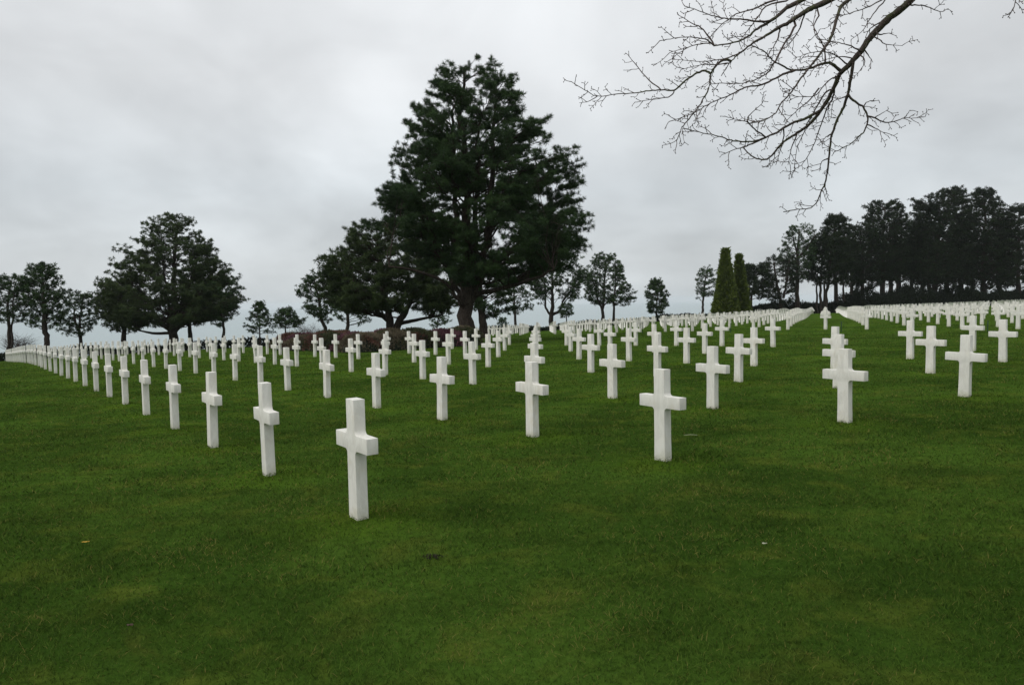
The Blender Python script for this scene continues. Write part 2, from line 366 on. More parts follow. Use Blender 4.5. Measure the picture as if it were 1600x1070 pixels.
me = mesh_np('ground', np.stack([XX, YY, ZZ], 1), [F4[:, ::-1]], True)
tag(link('ground', me, m_ground), kind='structure')
th = np.linspace(0, 2 * np.pi, 97)[:-1]
V = [(0, 0, -50.0)]; rr = [300, 900, 2500, 6000, 12600]
for r in rr: V += [(r * math.cos(a), r * math.sin(a), -50.0) for a in th]
F3 = [(0, 1 + k, 1 + (k + 1) % 96) for k in range(96)]
F4 = [(1 + q * 96 + k, 1 + (q + 1) * 96 + k, 1 + (q + 1) * 96 + (k + 1) % 96, 1 + q * 96 + (k + 1) % 96) for q in range(len(rr) - 1) for k in range(96)]
tag(link('sea', mesh_np('sea', np.array(V), [np.array(F3), np.array(F4)]), m_sea), kind='structure')

# ------------------------------------------------------------------ grass blades on the near lawn
def blades():
    P = []; Hh = []; Wd = []
    for y0, y1, dens, h, wd in ((2.6, 5.0, 6200, 0.030, 0.0032), (5.0, 8.0, 3300, 0.033, 0.0046), (8.0, 13.0, 1300, 0.035, 0.0075), (13.0, 22.0, 420, 0.036, 0.011), (22.0, 36.0, 130, 0.038, 0.018), (36.0, 75.0, 34, 0.040, 0.030)):
        x1 = 0.70 * y1 + 1.0; n = int(dens * (y1 - y0) * 2 * x1)
        X = rng.uniform(-x1, x1, n); Y = rng.uniform(y0, y1, n)
        k = (np.abs(X) < 0.70 * Y + 1.0) & (rng.random(n) < (1.0 if y1 < 70 else np.clip((75 - Y) / 39, 0, 1))); X = X[k]; Y = Y[k]
        P.append(np.stack([X, Y], 1)); Hh.append(h * rng.uniform(0.55, 1.35, len(X))); Wd.append(wd * rng.uniform(0.7, 1.3, len(X)))
    P = np.vstack(P); Hh = np.concatenate(Hh); Wd = np.concatenate(Wd)
    # taller at the feet of the crosses, where the mower does not reach
    sel = (GY < 24) & (np.abs(GX) < 18); dm = np.full(len(P), 9.0)
    for gx, gy in zip(GX[sel], GY[sel]):
        k = (np.abs(P[:, 0] - gx) < 0.8) & (np.abs(P[:, 1] - gy) < 0.8)
        dm[k] = np.minimum(dm[k], np.hypot(P[k, 0] - gx, P[k, 1] - gy))
    Hh *= 1 + 0.75 * np.exp(-(dm / 0.22) ** 2)
    Hh *= 1 + 0.30 * np.sin(P[:, 0] * 3.1 + 2 * np.sin(P[:, 1] * 1.9)) * np.sin(P[:, 1] * 2.7)
    n = len(P)
    Z = ground(P[:, 0], P[:, 1]); nr = np.hypot(P[:, 0], P[:, 1])
    Z += bumps(P[:, 0], P[:, 1]) * np.clip((26 - nr) / 8, 0, 1) - 0.004
    B = np.stack([P[:, 0], P[:, 1], Z], 1)
    az = rng.uniform(0, 2 * np.pi, n); lean = rng.uniform(0.3, 1.9, n) * Hh; Hh = Hh * 0.82
    la = rng.uniform(0, 2 * np.pi, n)
    S_ = np.stack([np.cos(az), np.sin(az), np.zeros(n)], 1) * Wd[:, None] * 0.5
    L = np.stack([np.cos(la), np.sin(la), np.zeros(n)], 1) * lean[:, None]
    up = np.array([0, 0, 1.0]) * Hh[:, None]
    V = np.stack([B - S_, B + S_, B + L * 0.35 + up * 0.6 + S_ * 0.75, B + L * 0.35 + up * 0.6 - S_ * 0.75, B + L + up], 1).reshape(-1, 3)
    k = np.arange(n)[:, None] * 5
    sh = np.clip(rng.beta(1.2, 1.4, n), 0, 0.92); sh[rng.random(n) < 0.035 + 0.11 * (np.sin(P[:, 0] * 1.7 + 2 * np.sin(P[:, 1])) * np.sin(P[:, 1] * 2.3 + 1) > 0.45)] = 1.0
    return mesh_np('grass', V, [k + np.array([[3, 2, 4]]), k + np.array([[0, 1, 2, 3]])], False, np.repeat(sh, 5))
tag(link('grass', blades(), m_blade), 'short mown green grass covering the cemetery lawn', 'grass', kind='stuff')

# ------------------------------------------------------------------ the crosses
H, AW, PW, T_ = 1.07, 0.315, 0.0815, 0.0525
def cross_outline(arc=5, flare=0.008, sink=-0.12):
    r = 0.040; zt, zb = 0.770, 0.635
    pts = [(PW + flare, sink), (PW + flare * 0.9, 0.02)]
    def fil(cx, cz, a0, a1):
        return [(cx + r * math.cos(a), cz + r * math.sin(a)) for a in np.linspace(a0, a1, arc)]
    right = [(PW + flare, sink), (PW, 0.30)] + fil(PW + r, zb - r, math.pi, math.pi / 2) + [(AW, zb + 0.001), (AW, zt)]
    right += fil(PW + r - 0.003, zt + r, -math.pi / 2, -math.pi) + [(PW - 0.003, H)]
    left = [(-x, z) for x, z in right[::-1]]
    return right + left
def cross_mesh():
    bm = bmesh.new(); o = cross_outline()
    f = [bm.verts.new((x, -T_, z)) for x, z in o]; b = [bm.verts.new((x, T_, z)) for x, z in o]
    n = len(o)
    ff = bm.faces.new(f); bf = bm.faces.new(b[::-1])
    for k in range(n): bm.faces.new((f[(k + 1) % n], f[k], b[k], b[(k + 1) % n]))
    bmesh.ops.recalc_face_normals(bm, faces=bm.faces)
    bm.edges.ensure_lookup_table()
    sharp = [e for e in bm.edges if len(e.link_faces) == 2 and e.calc_face_angle(0) > 0.9 and (e.verts[0].co.z > -0.05 or e.verts[1].co.z > -0.05)]
    bmesh.ops.bevel(bm, geom=sharp, offset=0.0045, segments=2, affect='EDGES', profile=0.6)
    bmesh.ops.triangulate(bm, faces=[q for q in bm.faces if len(q.verts) > 4])
    me = bpy.data.meshes.new('marble_cross'); bm.to_mesh(me); bm.free()
    for p in me.polygons: p.use_smooth = True
    me.set_sharp_from_angle(angle=math.radians(28))
    me.materials.append(m_marble)
    return me
ORD = ['first', 'second', 'third', 'fourth', 'fifth', 'sixth', 'seventh', 'eighth', 'ninth', 'tenth']
def ordn(n):
    if n <= 10: return ORD[n - 1]
    return '%d%s' % (n, 'th' if 10 < n % 100 < 14 else {1: 'st', 2: 'nd', 3: 'rd'}.get(n % 10, 'th'))
pu, pv, pd = project(GX, GY, GZ + 0.5)
inframe = (pu > -25) & (pu < 1625) & (pd > 0)
order = np.argsort(pd + np.where(inframe, 0, 1e4))
individual = set(order[:300].tolist())
cm = cross_mesh()
rj = random.Random(5)
cnt = {}
rest = []
last_j = {}
for k, (i, j, X, Y) in enumerate(graves):
    if k not in individual:
        if pu[k] > -400 and pu[k] < 2100 or Y < 60: rest.append(k)
        continue
    o = bpy.data.objects.new('marble_cross', cm); C.objects.link(o)
    near_ = (i, j) in OFF
    o.location = (X, Y, GZ[k])
    o.rotation_euler = (math.radians(rj.gauss(0, 0.5)), math.radians(rj.gauss(0, 0.5)), math.pi / 2 + LTH + math.radians(rj.gauss(0, 0.7)))
    if inframe[k]: cnt[j] = cnt.get(j, 0) + 1
    nn = max(cnt.get(j, 0), 1)
    if j <= 6:
        if (i, j) == (0, 0): lab = 'white marble cross nearest the camera, at the front end of the leftmost row'
        else:
            row = 'leftmost row' if j == 0 else '%s row from the left' % ordn(j + 1)
            lab = 'white marble cross, %s back from the front end of the %s' % (ordn(nn), row)
    else:
        lab = 'small white cross beyond the grass aisle, %s from the right in its %s row' % (ordn(nn), ordn(j - 9))
    tag(o, lab, 'cross', 'white marble crosses standing in rows on the lawn' if j <= 6 else 'smaller white crosses in the block beyond the aisle')
# the far ones: the same stone without the fine bevels
o2 = [(PW + .006, -0.12), (PW, .635), (AW, .635), (AW, .77), (PW, .77), (PW, H)]
o2 = np.array(o2 + [(-x, z) for x, z in o2[::-1]])
n2 = len(o2)
base = np.vstack([np.column_stack([o2[:, 0], np.full(n2, -T_), o2[:, 1]]), np.column_stack([o2[:, 0], np.full(n2, T_), o2[:, 1]])])
f4 = [(k, (k + 1) % n2, n2 + (k + 1) % n2, n2 + k) for k in range(n2)]
fr = [(0, 1, 10, 11), (1, 4, 7, 10), (1, 2, 3, 4), (7, 8, 9, 10), (4, 5, 6, 7)]
f4 += fr + [tuple(n2 + q for q in f[::-1]) for f in fr]
f4 = np.array(f4)
mb = MB()
for k in rest:
    a = math.pi / 2 + LTH + math.radians(rj.gauss(0, 0.8)); c_, s_ = math.cos(a), math.sin(a)
    V = base.copy(); V = np.column_stack([V[:, 0] * c_ - V[:, 1] * s_ + GX[k], V[:, 0] * s_ + V[:, 1] * c_ + GY[k], V[:, 2] + GZ[k]])
    mb.add(V, None, f4)
mm_far, t = new_mat('marble_far')
g = t.n('ShaderNodeNewGeometry')
n = t.noise(g.outputs['Position'], 0.7, 3)
finish(t, t.mix(t.ss(n, 0.3, 0.7), (0.63, 0.615, 0.56), (0.74, 0.725, 0.665)), 0.6)
tag(link('distant_crosses', mb.mesh('distant_crosses', False), mm_far), 'mass of far white marble crosses filling the back of the cemetery', 'crosses', kind='stuff')
print('graves', len(graves), 'rest', len(rest))
# ------------------------------------------------------------------ pines
def dist_u(px, u):
    a = ray(px, 480)[0]
    return (u - LX * math.sin(LTH) + LY * math.cos(LTH)) / (math.cos(LTH) - a * math.sin(LTH))
class Tufts:
    def __init__(s): s.c = []; s.r = []; s.s = []
    def add(s, c, r, sh): s.c.append(c); s.r.append(r); s.s.append(sh)
    def mesh(s, name, K, wid, rg, up=0.55):
        c = np.array(s.c); r = np.array(s.r); sh = np.array(s.s); n = len(c)
        d = rg.normal(size=(n, K, 3)); d[..., 2] = d[..., 2] + up
        d /= np.linalg.norm(d, axis=2)[..., None]
        ln = r[:, None] * rg.uniform(0.6, 1.15, (n, K))
        side = np.cross(d, rg.normal(size=(n, K, 3))); side /= np.linalg.norm(side, axis=2)[..., None]
        w_ = (ln * wid)[..., None] * side
        tip = c[:, None] + d * ln[..., None]; b0 = c[:, None] + d * ln[..., None] * 0.45 + w_ ; b1 = c[:, None] + d * ln[..., None] * 0.45 - w_
        root = c[:, None] - d * ln[..., None] * 0.15
        V = np.stack([root, b0, tip, b1], 2).reshape(-1, 3)
        k = np.arange(n * K)[:, None] * 4
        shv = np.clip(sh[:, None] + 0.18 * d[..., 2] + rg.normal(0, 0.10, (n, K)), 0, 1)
        return mesh_np(name, V, [k + np.array([[0, 1, 2, 3]])], False, np.repeat(shv.ravel(), 4))
def interp(z, zs, vs): return np.interp(z, zs, vs)
def pine(label, D, bx, prof, width, seed, limbs=60, tuft=0.30, K=12, wid=0.085, stems=None, mat=None, rise=0.3, low=None,
         group='pine trees along the edge of the lawn', name='pine_tree', flat=0.35, dens=1.0, depth=0.85, reach=(0.70, 1.0), layer=1.15, cat='tree', spiky=0.0, droop=0.0, fork=0.0):
    rg = np.random.default_rng(seed); rr_ = random.Random(seed)
    if D > 70: limbs = int(limbs * (1.6 if D > 145 else 1.4))
    mat = mat or m_needle
    if D > 70: tuft *= 0.72; K = int(K * 0.9)
    pts = np.array([list(at(xl, y, D)) + list(at(xr, y, D)) for y, xl, xr in prof])
    zs = pts[::-1, 2]; XLs = pts[::-1, 0]; XRs = pts[::-1, 3]
    ztop, zbot = zs[-1], zs[0]
    X0 = at(bx, 520, D)[0]; z0 = g1(X0, D); R0 = width / FOC * D / 2
    # stems in pixels: lists of (x, y, width)
    if stems is None:
        xm = (prof[0][1] + prof[0][2]) / 2; xb = (prof[-1][1] + prof[-1][2]) / 2
        yb = prof[-1][0]; yt = prof[0][0]
        stems = [[(bx, None, width), (bx + rr_.uniform(-2, 2), yb, width * .8), (bx * .5 + xb * .25 + xm * .25 + rr_.uniform(-3, 3), (yb + yt) / 2, width * .5), (xm, yt + 0.10 * (yb - yt), width * .18)]]
        stems[0] = [s_ for s_ in stems[0]]
    ST = []
    for q, stm in enumerate(stems):
        P = []; R = []
        for x, y, w_ in stm:
            if y is None: P.append([at(x, 520, D)[0], D, z0 - 0.3]); R.append(w_ / FOC * D / 2 * 1.25)
            else:
                p = at(x, y, D); P.append([p[0], D, p[2]]); R.append(w_ / FOC * D / 2)
        P = np.array(P, float); R = np.array(R)
        if q > 0 or len(stems) > 1:
            dy = rr_.uniform(-0.6, 0.6) * (abs(P[-1, 0] - P[0, 0]) + 0.12 * (ztop - zbot))
            P[:, 1] += np.linspace(0, 1, len(P)) * dy
        tt = np.linspace(0, 1, len(P)); ti = np.linspace(0, 1, 4 * len(P))
        Q = np.stack([np.interp(ti, tt, P[:, c]) for c in range(3)], 1)
        for _ in range(3): Q[1:-1] = 0.25 * Q[:-2] + 0.5 * Q[1:-1] + 0.25 * Q[2:]
        Q[2:-1, :2] += rg.normal(0, 0.012 * (ztop - zbot) * 0.6, (len(Q) - 3, 2))
        ST.append((Q, np.interp(ti, tt, R)))
    root = empty(name, (X0, D, z0), label, cat, group)
    wood = MB(); O = np.array([X0, D, z0])
    for Q, R in ST:
        wood.tube(Q - O, R, 8, 0.5)
    tf = Tufts()
    main = ST[0][0]
    zmax_main = main[:, 2].max()
    for k in range(limbs):
        f = (k + rg.uniform(0, 1)) / limbs
        z = zbot + (ztop - zbot) * f ** 0.92 * 0.985
        lev = layer * (1 + 0.0 * k)
        if ztop - z > 1.5 * lev: z = zbot + (math.floor((z - zbot) / lev + 0.5 * (k % 2)) + 0.5 - 0.5 * (k % 2)) * lev + rg.normal(0, 0.13) * lev
        phi = k * 2.39996 + rg.uniform(-0.5, 0.5)
        XL = interp(z, zs, XLs); XR = interp(z, zs, XRs); wd = XR - XL
        ax = np.clip(interp(z, main[:, 2], main[:, 0]), XL + 0.2 * wd, XR - 0.2 * wd) if len(ST) == 1 else (XL + XR) / 2 + rg.uniform(-0.12, 0.12) * wd
        ex = (XR - ax) if math.cos(phi) > 0 else (ax - XL)
        ey = wd * 0.5 * depth
        re = rg.uniform(*reach)
        e = np.array([ax + math.cos(phi) * ex * re, D + math.sin(phi) * ey * re, z])
        ext = math.hypot(math.cos(phi) * ex, math.sin(phi) * ey) * re
        # start on the stem that is nearest
        zst = z - rise * ext * rg.uniform(0.6, 1.3) - 0.1
        zst = max(zst, (low if low is not None else zbot - 0.12 * (ztop - zbot)))
        best = None
        for Q, R in ST:
            zq = min(zst, Q[-1, 2])
            s0 = np.array([interp(zq, Q[:, 2], Q[:, 0]), interp(zq, Q[:, 2], Q[:, 1]), zq]); dd = np.linalg.norm(s0 - e) * rg.uniform(0.7, 1.3)
            if best is None or dd < best[0]: best = (dd, s0, interp(zq, Q[:, 2], R))
        s0, rs = best[1], best[2]
        c1 = s0 * 0.45 + e * 0.55; c1[2] = s0[2] + (e[2] - s0[2]) * rg.uniform(0.35, 0.9) + droop * ext
        tt = np.linspace(0, 1, 8)[:, None]
        L = (1 - tt) ** 2 * s0 + 2 * tt * (1 - tt) * c1 + tt ** 2 * e
        L[1:-1] += rg.normal(0, 0.022 * ext, (6, 3))
        rl = min(rs * 0.5, 0.0105 * ext + 0.015)
        wood.tube(L - O, np.linspace(rl, max(rl * 0.2, 0.008), 8), 5)
        base_sh = rg.uniform(0.15, 0.6)
        nt = max(3, int(ext / (tuft * 2.0) * dens)); 
        for q in range(nt):
            t = 0.30 + 0.70 * (q + rg.uniform(0, 1)) / nt if ext > 1.2 else rg.uniform(0.1, 1)
            p = np.array([np.interp(t, tt[:, 0], L[:, c]) for c in range(3)])
            dr = e - s0; a0 = math.atan2(dr[1], dr[0]) + rg.choice((-1, 1)) * rg.uniform(0.3, 1.35)
            ln = min(max((0.16 + 0.42 * (1 - t)) * ext * rg.uniform(0.5, 1.2), tuft * 1.2), 7 * tuft)
            d = np.array([math.cos(a0), math.sin(a0), rg.uniform(-0.08, 0.45)])
            en = p + d * ln
            if rl > 0.012: wood.tube(np.array([p, p + d * ln * 0.5 + [0, 0, 0.03 * ln], en]) - O, np.array([rl * 0.35, rl * 0.2, 0.006]) + 0.004, 3, cap=False)
            m_ = max(2, int(ln / (tuft * 0.62)))
            for h in range(m_):
                s_ = (h + rg.uniform(0.3, 1)) / m_
                cpos = p + d * ln * (0.25 + 0.75 * s_) + rg.normal(0, tuft * 0.38, 3) * [1, 1, flat + 0.25]
                tf.add(cpos - O, tuft * rg.uniform(0.75, 1.2), base_sh + rg.uniform(-0.12, 0.12))
        tf.add(e - O, tuft, base_sh + 0.1)
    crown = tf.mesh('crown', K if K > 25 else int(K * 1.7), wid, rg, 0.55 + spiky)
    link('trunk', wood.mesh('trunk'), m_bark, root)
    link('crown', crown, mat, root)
    return root

# the big one in the middle
pine('towering dark pine in the middle, by far the tallest tree, rising behind the heather bed', 48.0, 730,
     [(93, 698, 762), (104, 688, 794), (125, 676, 812), (150, 658, 826), (178, 636, 834), (200, 618, 868), (225, 610, 880), (250, 604, 892), (275, 596, 902), (300, 588, 902),
      (325, 586, 908), (345, 606, 912), (365, 640, 922), (385, 664, 925), (400, 678, 902), (425, 692, 872), (445, 706, 840)],
     27, 3, limbs=262, tuft=0.275, K=54, wid=0.040, rise=0.55, flat=0.30, dens=1.2, spiky=0.1, low=at(0, 462, 48.0)[2] * 1.0, depth=0.9, reach=(0.70, 0.99), layer=0.95,
     stems=[[(730, None, 22), (730, 500, 24), (731, 440, 20), (728, 340, 13), (724, 230, 9), (726, 110, 3)],
            [(728, 490, 10), (712, 452, 8), (690, 400, 8), (672, 350, 6), (668, 330, 3)],
            [(733, 480, 11), (750, 430, 11), (765, 360, 11), (770, 240, 7), (775, 150, 2)],
            [(728, 470, 12), (713, 420, 11), (708, 330, 8), (706, 220, 6), (708, 140, 2)],
            [(735, 460, 12), (742, 400, 10), (745, 300, 7), (750, 180, 3)],
            [(728, 490, 6), (714, 465, 6), (700, 440, 5), (660, 425, 4), (620, 420, 3)],
            [(740, 462, 8), (780, 452, 7), (830, 440, 5), (860, 425, 3)],
            [(735, 450, 8), (760, 420, 7), (800, 390, 6), (850, 370, 3)]])
pine('broad spreading pine with a low forked trunk, left of the tallest tree', 62.0, 613,
     [(346, 560, 620), (358, 538, 640), (372, 532, 655), (390, 520, 668), (405, 498, 680), (430, 492, 690), (450, 494, 700), (466, 500, 704), (482, 520, 702)],
     16, 7, limbs=175, tuft=0.32, K=34, wid=0.06, rise=0.45, reach=(0.72, 1.0), layer=0.7, dens=1.2, mat=m_needle2,
     stems=[[(612, None, 13), (610, 500, 12), (603, 470, 8), (598, 420, 6), (590, 360, 2)], [(614, None, 14), (622, 505, 12), (640, 480, 8), (655, 440, 5), (660, 400, 2)],
            [(622, 506, 7), (650, 500, 5), (690, 492, 3)], [(610, 505, 7), (585, 480, 5), (560, 450, 3)]])
pine('leaning pine with flat layered branches beside the broad spreading pine', 76.0, 508,
     [(428, 478, 505), (440, 474, 520), (455, 460, 528), (470, 470, 530), (485, 468, 525), (498, 500, 520)], 6, 8, limbs=48, tuft=0.42, K=14, rise=0.35, dens=0.9,
     stems=[[(511, None, 6), (510, 515, 6), (501, 500, 5), (500, 470, 4), (490, 435, 2)]])
pine('slim-trunked pine standing partly behind the broad spreading pine', 74.0, 543, [(395, 525, 570), (430, 510, 580), (470, 515, 580), (500, 520, 585)], 6, 9, limbs=60, tuft=0.40, K=14)
pine('rounded small pine with feathery sprays behind the heather bed, left of the biggest trunk', 90.0, 682, [(485, 676, 700), (496, 668, 706), (512, 670, 704)], 3, 10, limbs=18, tuft=0.34, K=10)
pine('stout pale-trunked pine half hidden behind the tallest tree', 62.0, 756, [(425, 735, 800), (445, 730, 818), (465, 742, 822), (482, 742, 815), (490, 760, 790)], 13, 12, limbs=44, tuft=0.34, K=14,
     stems=[[(756, None, 13), (754, 500, 12), (750, 470, 9), (752, 440, 4)]])
pine('thin straight pine with drooping sparse sprays, right of the tallest tree', dist_u(805, 86), 803, [(428, 785, 820), (445, 772, 838), (465, 765, 842), (480, 770, 845), (490, 790, 832)], 4, 13, limbs=42, tuft=0.5, K=10, dens=0.6, droop=0.15, rise=0.1,
     stems=[[(805, None, 4), (804, 480, 3.5), (802, 435, 1.5)]])
pine('pine with several bare curving stems beside the tiny round pine', dist_u(862, 87), 862, [(392, 840, 880), (402, 825, 905), (425, 815, 915), (445, 822, 912), (460, 830, 906)], 8, 14, limbs=70, tuft=0.55, K=14, rise=0.6,
     low=at(862, 482, dist_u(862, 87))[2],
     stems=[[(862, None, 8), (861, 492, 7), (864, 465, 5), (862, 430, 3), (860, 400, 1.5)], [(861, 494, 4), (851, 478, 3.5), (853, 455, 3), (850, 425, 1.5)], [(862, 492, 5), (876, 486, 4), (880, 468, 3.5), (898, 448, 1.5)]])
pine('tiny round pine on a short stem by the sea edge', dist_u(885, 84), 884, [(474, 880, 890), (480, 874, 897), (488, 872, 898), (495, 877, 893)], 2, 15, limbs=20, tuft=0.42, K=14)
pine('tall twin-stemmed pine with an airy rounded crown above the sea', dist_u(943, 88), 942, [(395, 940, 955), (405, 922, 968), (425, 915, 978), (445, 914, 986), (462, 912, 995), (475, 925, 990)], 6, 16, limbs=95, tuft=0.55, K=14, rise=0.55,
     low=at(943, 478, dist_u(943, 88))[2],
     stems=[[(942, None, 6), (941, 490, 5), (944, 460, 4), (946, 410, 1.5)], [(958, None, 4), (959, 470, 3), (962, 430, 1.5)], [(941, 484, 3.5), (934, 470, 3), (930, 440, 1.5)]])
pine('small compact conical pine standing alone above the crosses', dist_u(1025, 87), 1026, [(436, 1021, 1028), (446, 1012, 1036), (458, 1006, 1043), (470, 1008, 1046), (480, 1008, 1045), (488, 1014, 1038)], 3, 17, limbs=60, tuft=0.55, K=16, dens=1.1)
pine('slender pine with one low side branch, left of the clipped cones', dist_u(1097, 89), 1097, [(417, 1098, 1110), (426, 1088, 1120), (440, 1086, 1122), (452, 1090, 1119), (466, 1079, 1112)], 4, 18, limbs=46, tuft=0.5, K=11, dens=0.8,
     stems=[[(1097, None, 4), (1098, 480, 3.5), (1099, 460, 3), (1104, 425, 1.2)]])
pine('little sapling pine just right of the tallest tree trunk', 80.0, 785, [(496, 783, 787), (503, 779, 791), (510, 778, 792)], 1.5, 19, limbs=12, tuft=0.30, K=9)
# left side
pine('broad many-limbed pine, the largest tree on the left', 85.0, 268,
     [(332, 262, 282), (345, 225, 303), (360, 217, 308), (378, 205, 342), (395, 188, 352), (415, 178, 358), (432, 168, 358), (445, 160, 380), (460, 155, 376), (480, 160, 382), (495, 170, 370), (505, 190, 340)],
     15, 20, limbs=180, tuft=0.44, K=30, wid=0.07, rise=0.5, low=at(268, 515, 85)[2], dens=0.95, reach=(0.6, 1.0), mat=m_needle2,
     stems=[[(269, None, 14), (268, 515, 12), (270, 480, 9), (267, 420, 6), (272, 345, 2)], [(269, 520, 8), (250, 505, 6), (232, 482, 5), (215, 460, 2)], [(272, 520, 8), (284, 495, 6), (288, 460, 4), (300, 400, 1.5)],
            [(266, 518, 7), (258, 480, 5), (250, 430, 2)], [(270, 520, 5), (245, 521, 4), (225, 515, 2)]])
pine('slim pine right of the largest left-hand pine, trunk leaning', 86.0, 298, [(430, 285, 330), (450, 280, 345), (470, 285, 340), (485, 290, 330)], 7, 21, limbs=34, tuft=0.46, K=12,
     stems=[[(298, None, 7), (297, 515, 6), (293, 490, 4), (295, 450, 1.5)]])
pine('small wind-bent pine with a thin crooked stem, right end of the left group', 84.0, 347, [(438, 325, 378), (455, 320, 380), (475, 315, 382), (492, 322, 372), (505, 325, 345)], 4.5, 22, limbs=44, tuft=0.44, K=13,
     stems=[[(347, None, 4.5), (350, 512, 4), (346, 497, 3.5), (345, 470, 2)]])
pine('dense low-crowned pine filling the gap left of the largest left-hand pine', 84.0, 192, [(448, 160, 215), (465, 148, 225), (485, 150, 230), (500, 158, 232), (515, 170, 228)], 8, 23, limbs=64, tuft=0.46, K=15, mat=m_needle2)
pine('low wind-swept pine with a forked stem, third from the left edge', 86.0, 125, [(455, 118, 142), (468, 105, 155), (485, 98, 160), (505, 90, 158), (522, 85, 140)], 5, 24, limbs=50, tuft=0.44, K=13,
     stems=[[(127, None, 5), (125, 525, 5), (116, 505, 3.5), (112, 480, 2)], [(126, 528, 4), (122, 500, 3), (128, 465, 1.5)]])
pine('tall pine with a bare curved dark trunk, second from the left edge', 80.0, 74, [(410, 55, 75), (420, 40, 92), (438, 34, 100), (455, 38, 108), (475, 42, 112), (492, 45, 105), (505, 30, 100)], 8, 25, limbs=84, tuft=0.44, K=15, rise=0.45,
     stems=[[(74, None, 8), (73, 530, 8), (68, 510, 8), (71, 490, 7), (66, 450, 4), (66, 418, 1.5)]])
pine('pine at the left edge with crowded thin stems', 80.0, 14, [(428, 2, 30), (440, -10, 44), (460, -15, 52), (480, -12, 50), (500, -10, 40)], 6, 26, limbs=60, tuft=0.42, K=14,
     stems=[[(12, None, 6), (13, 520, 5), (10, 480, 4), (14, 440, 1.5)], [(16, None, 4), (20, 515, 3), (24, 480, 2.5), (28, 450, 1.2)]])
pine('small pointed pine above the sea, left one of a close pair', 84.0, 405, [(471, 404, 407), (482, 397, 415), (495, 388, 424), (508, 380, 432), (517, 382, 430)], 2.5, 27, limbs=46, tuft=0.36, K=12, spiky=0.3)
pine('small rounded pine above the sea, right one of a close pair', 84.0, 447, [(482, 440, 452), (490, 430, 464), (500, 425, 478), (510, 428, 474)], 2.5, 28, limbs=40, tuft=0.38, K=12)
# the wood on the right
WD = 'trees of the dark wood on the right'
def w_pine(label, D, bx, prof, width, seed, **k):
    k.setdefault('limbs', 80); k.setdefault('tuft', 0.86); k.setdefault('K', 13); k.setdefault('mat', m_needle3); k.setdefault('group', WD)
    return pine(label, D, bx, prof, width, seed, **k)
w_pine('flat-layered pine immediately right of the clipped cones', 150, 1174, [(414, 1165, 1190), (425, 1162, 1205), (445, 1162, 1212), (463, 1165, 1205)], 4, 40, limbs=52, flat=0.2, rise=0.15)
w_pine('short pine with layered boughs reaching almost to the hedge', 152, 1218, [(398, 1205, 1240), (412, 1188, 1252), (430, 1185, 1255), (445, 1188, 1245), (462, 1190, 1240), (476, 1208, 1236)], 5, 41, limbs=70, tuft=0.62, dens=0.8,
       stems=[[(1221, None, 6), (1220, 470, 5), (1212, 440, 4), (1208, 410, 1.5)], [(1224, 466, 4), (1228, 440, 3), (1232, 405, 1.2)]])
w_pine('tall airy pine with a straight pale trunk and open top at the wood edge', 155, 1246, [(349, 1240, 1262), (358, 1228, 1272), (372, 1222, 1278), (390, 1212, 1280), (402, 1205, 1275), (425, 1225, 1262), (440, 1230, 1255)], 6, 42, limbs=84, tuft=0.60, K=10, dens=0.75, rise=0.7, low=at(1246, 430, 155)[2],
       stems=[[(1246, None, 7), (1246, 450, 5.5), (1246, 400, 4), (1250, 360, 1.5)], [(1246, 405, 3), (1260, 385, 2.5), (1268, 368, 1)], [(1245, 458, 3), (1238, 440, 2.5), (1236, 425, 1)], [(1246, 400, 3), (1240, 380, 2), (1235, 362, 1)]], mat=m_needle)
w_pine('dark spreading pine on a cluster of thin leaning stems', 158, 1287, [(365, 1275, 1310), (378, 1266, 1325), (395, 1260, 1332), (412, 1258, 1335), (430, 1262, 1330), (442, 1270, 1325)], 5, 43, limbs=120,
       stems=[[(1283, None, 4), (1281, 450, 3.5), (1282, 400, 1.5)], [(1289, None, 5), (1292, 455, 4.5), (1298, 430, 4), (1300, 390, 1.5)], [(1277, None, 3), (1275, 450, 2.5), (1276, 420, 1)], [(1288, None, 3.5), (1288, 450, 3), (1290, 410, 1)]])
w_pine('pine with a tall straight reddish trunk and tufted top behind the aisle end', 162, 1306, [(335, 1300, 1312), (345, 1292, 1322), (360, 1285, 1325), (378, 1280, 1340), (400, 1285, 1345), (425, 1290, 1345)], 7, 44, limbs=110,
       stems=[[(1307, None, 7.5), (1306, 470, 6), (1304, 400, 5), (1306, 345, 1.5)], [(1319, None, 4), (1318, 455, 3), (1317, 420, 1.5)]])
w_pine('broad pine with light gaps in its crown, left of the tallest wood tree', 165, 1348, [(350, 1325, 1362), (365, 1322, 1380), (385, 1325, 1385), (410, 1330, 1385), (432, 1332, 1388), (452, 1340, 1375)], 7, 45, limbs=105)
w_pine('tall round-headed pine rising above its neighbours in the wood', 168, 1378, [(312, 1368, 1395), (322, 1352, 1412), (338, 1348, 1420), (352, 1345, 1420), (375, 1350, 1418), (400, 1348, 1420), (425, 1345, 1420), (438, 1355, 1415)], 8, 46, limbs=150, rise=0.5)
w_pine('pine tucked behind the round-headed pine with a twin trunk', 176, 1405, [(345, 1392, 1425), (370, 1388, 1440), (400, 1385, 1445), (432, 1390, 1440)], 8, 47, limbs=80)
w_pine('ragged dark cypress with long sprays pointing left, highest on the skyline', 170, 1460, [(292, 1480, 1500), (302, 1458, 1505), (310, 1420, 1508), (325, 1424, 1515), (345, 1422, 1520), (370, 1420, 1520), (400, 1415, 1520), (425, 1412, 1520), (438, 1420, 1515)], 9, 48,
       limbs=200, name='cypress_tree', spiky=0.1, rise=0.55, flat=0.15)
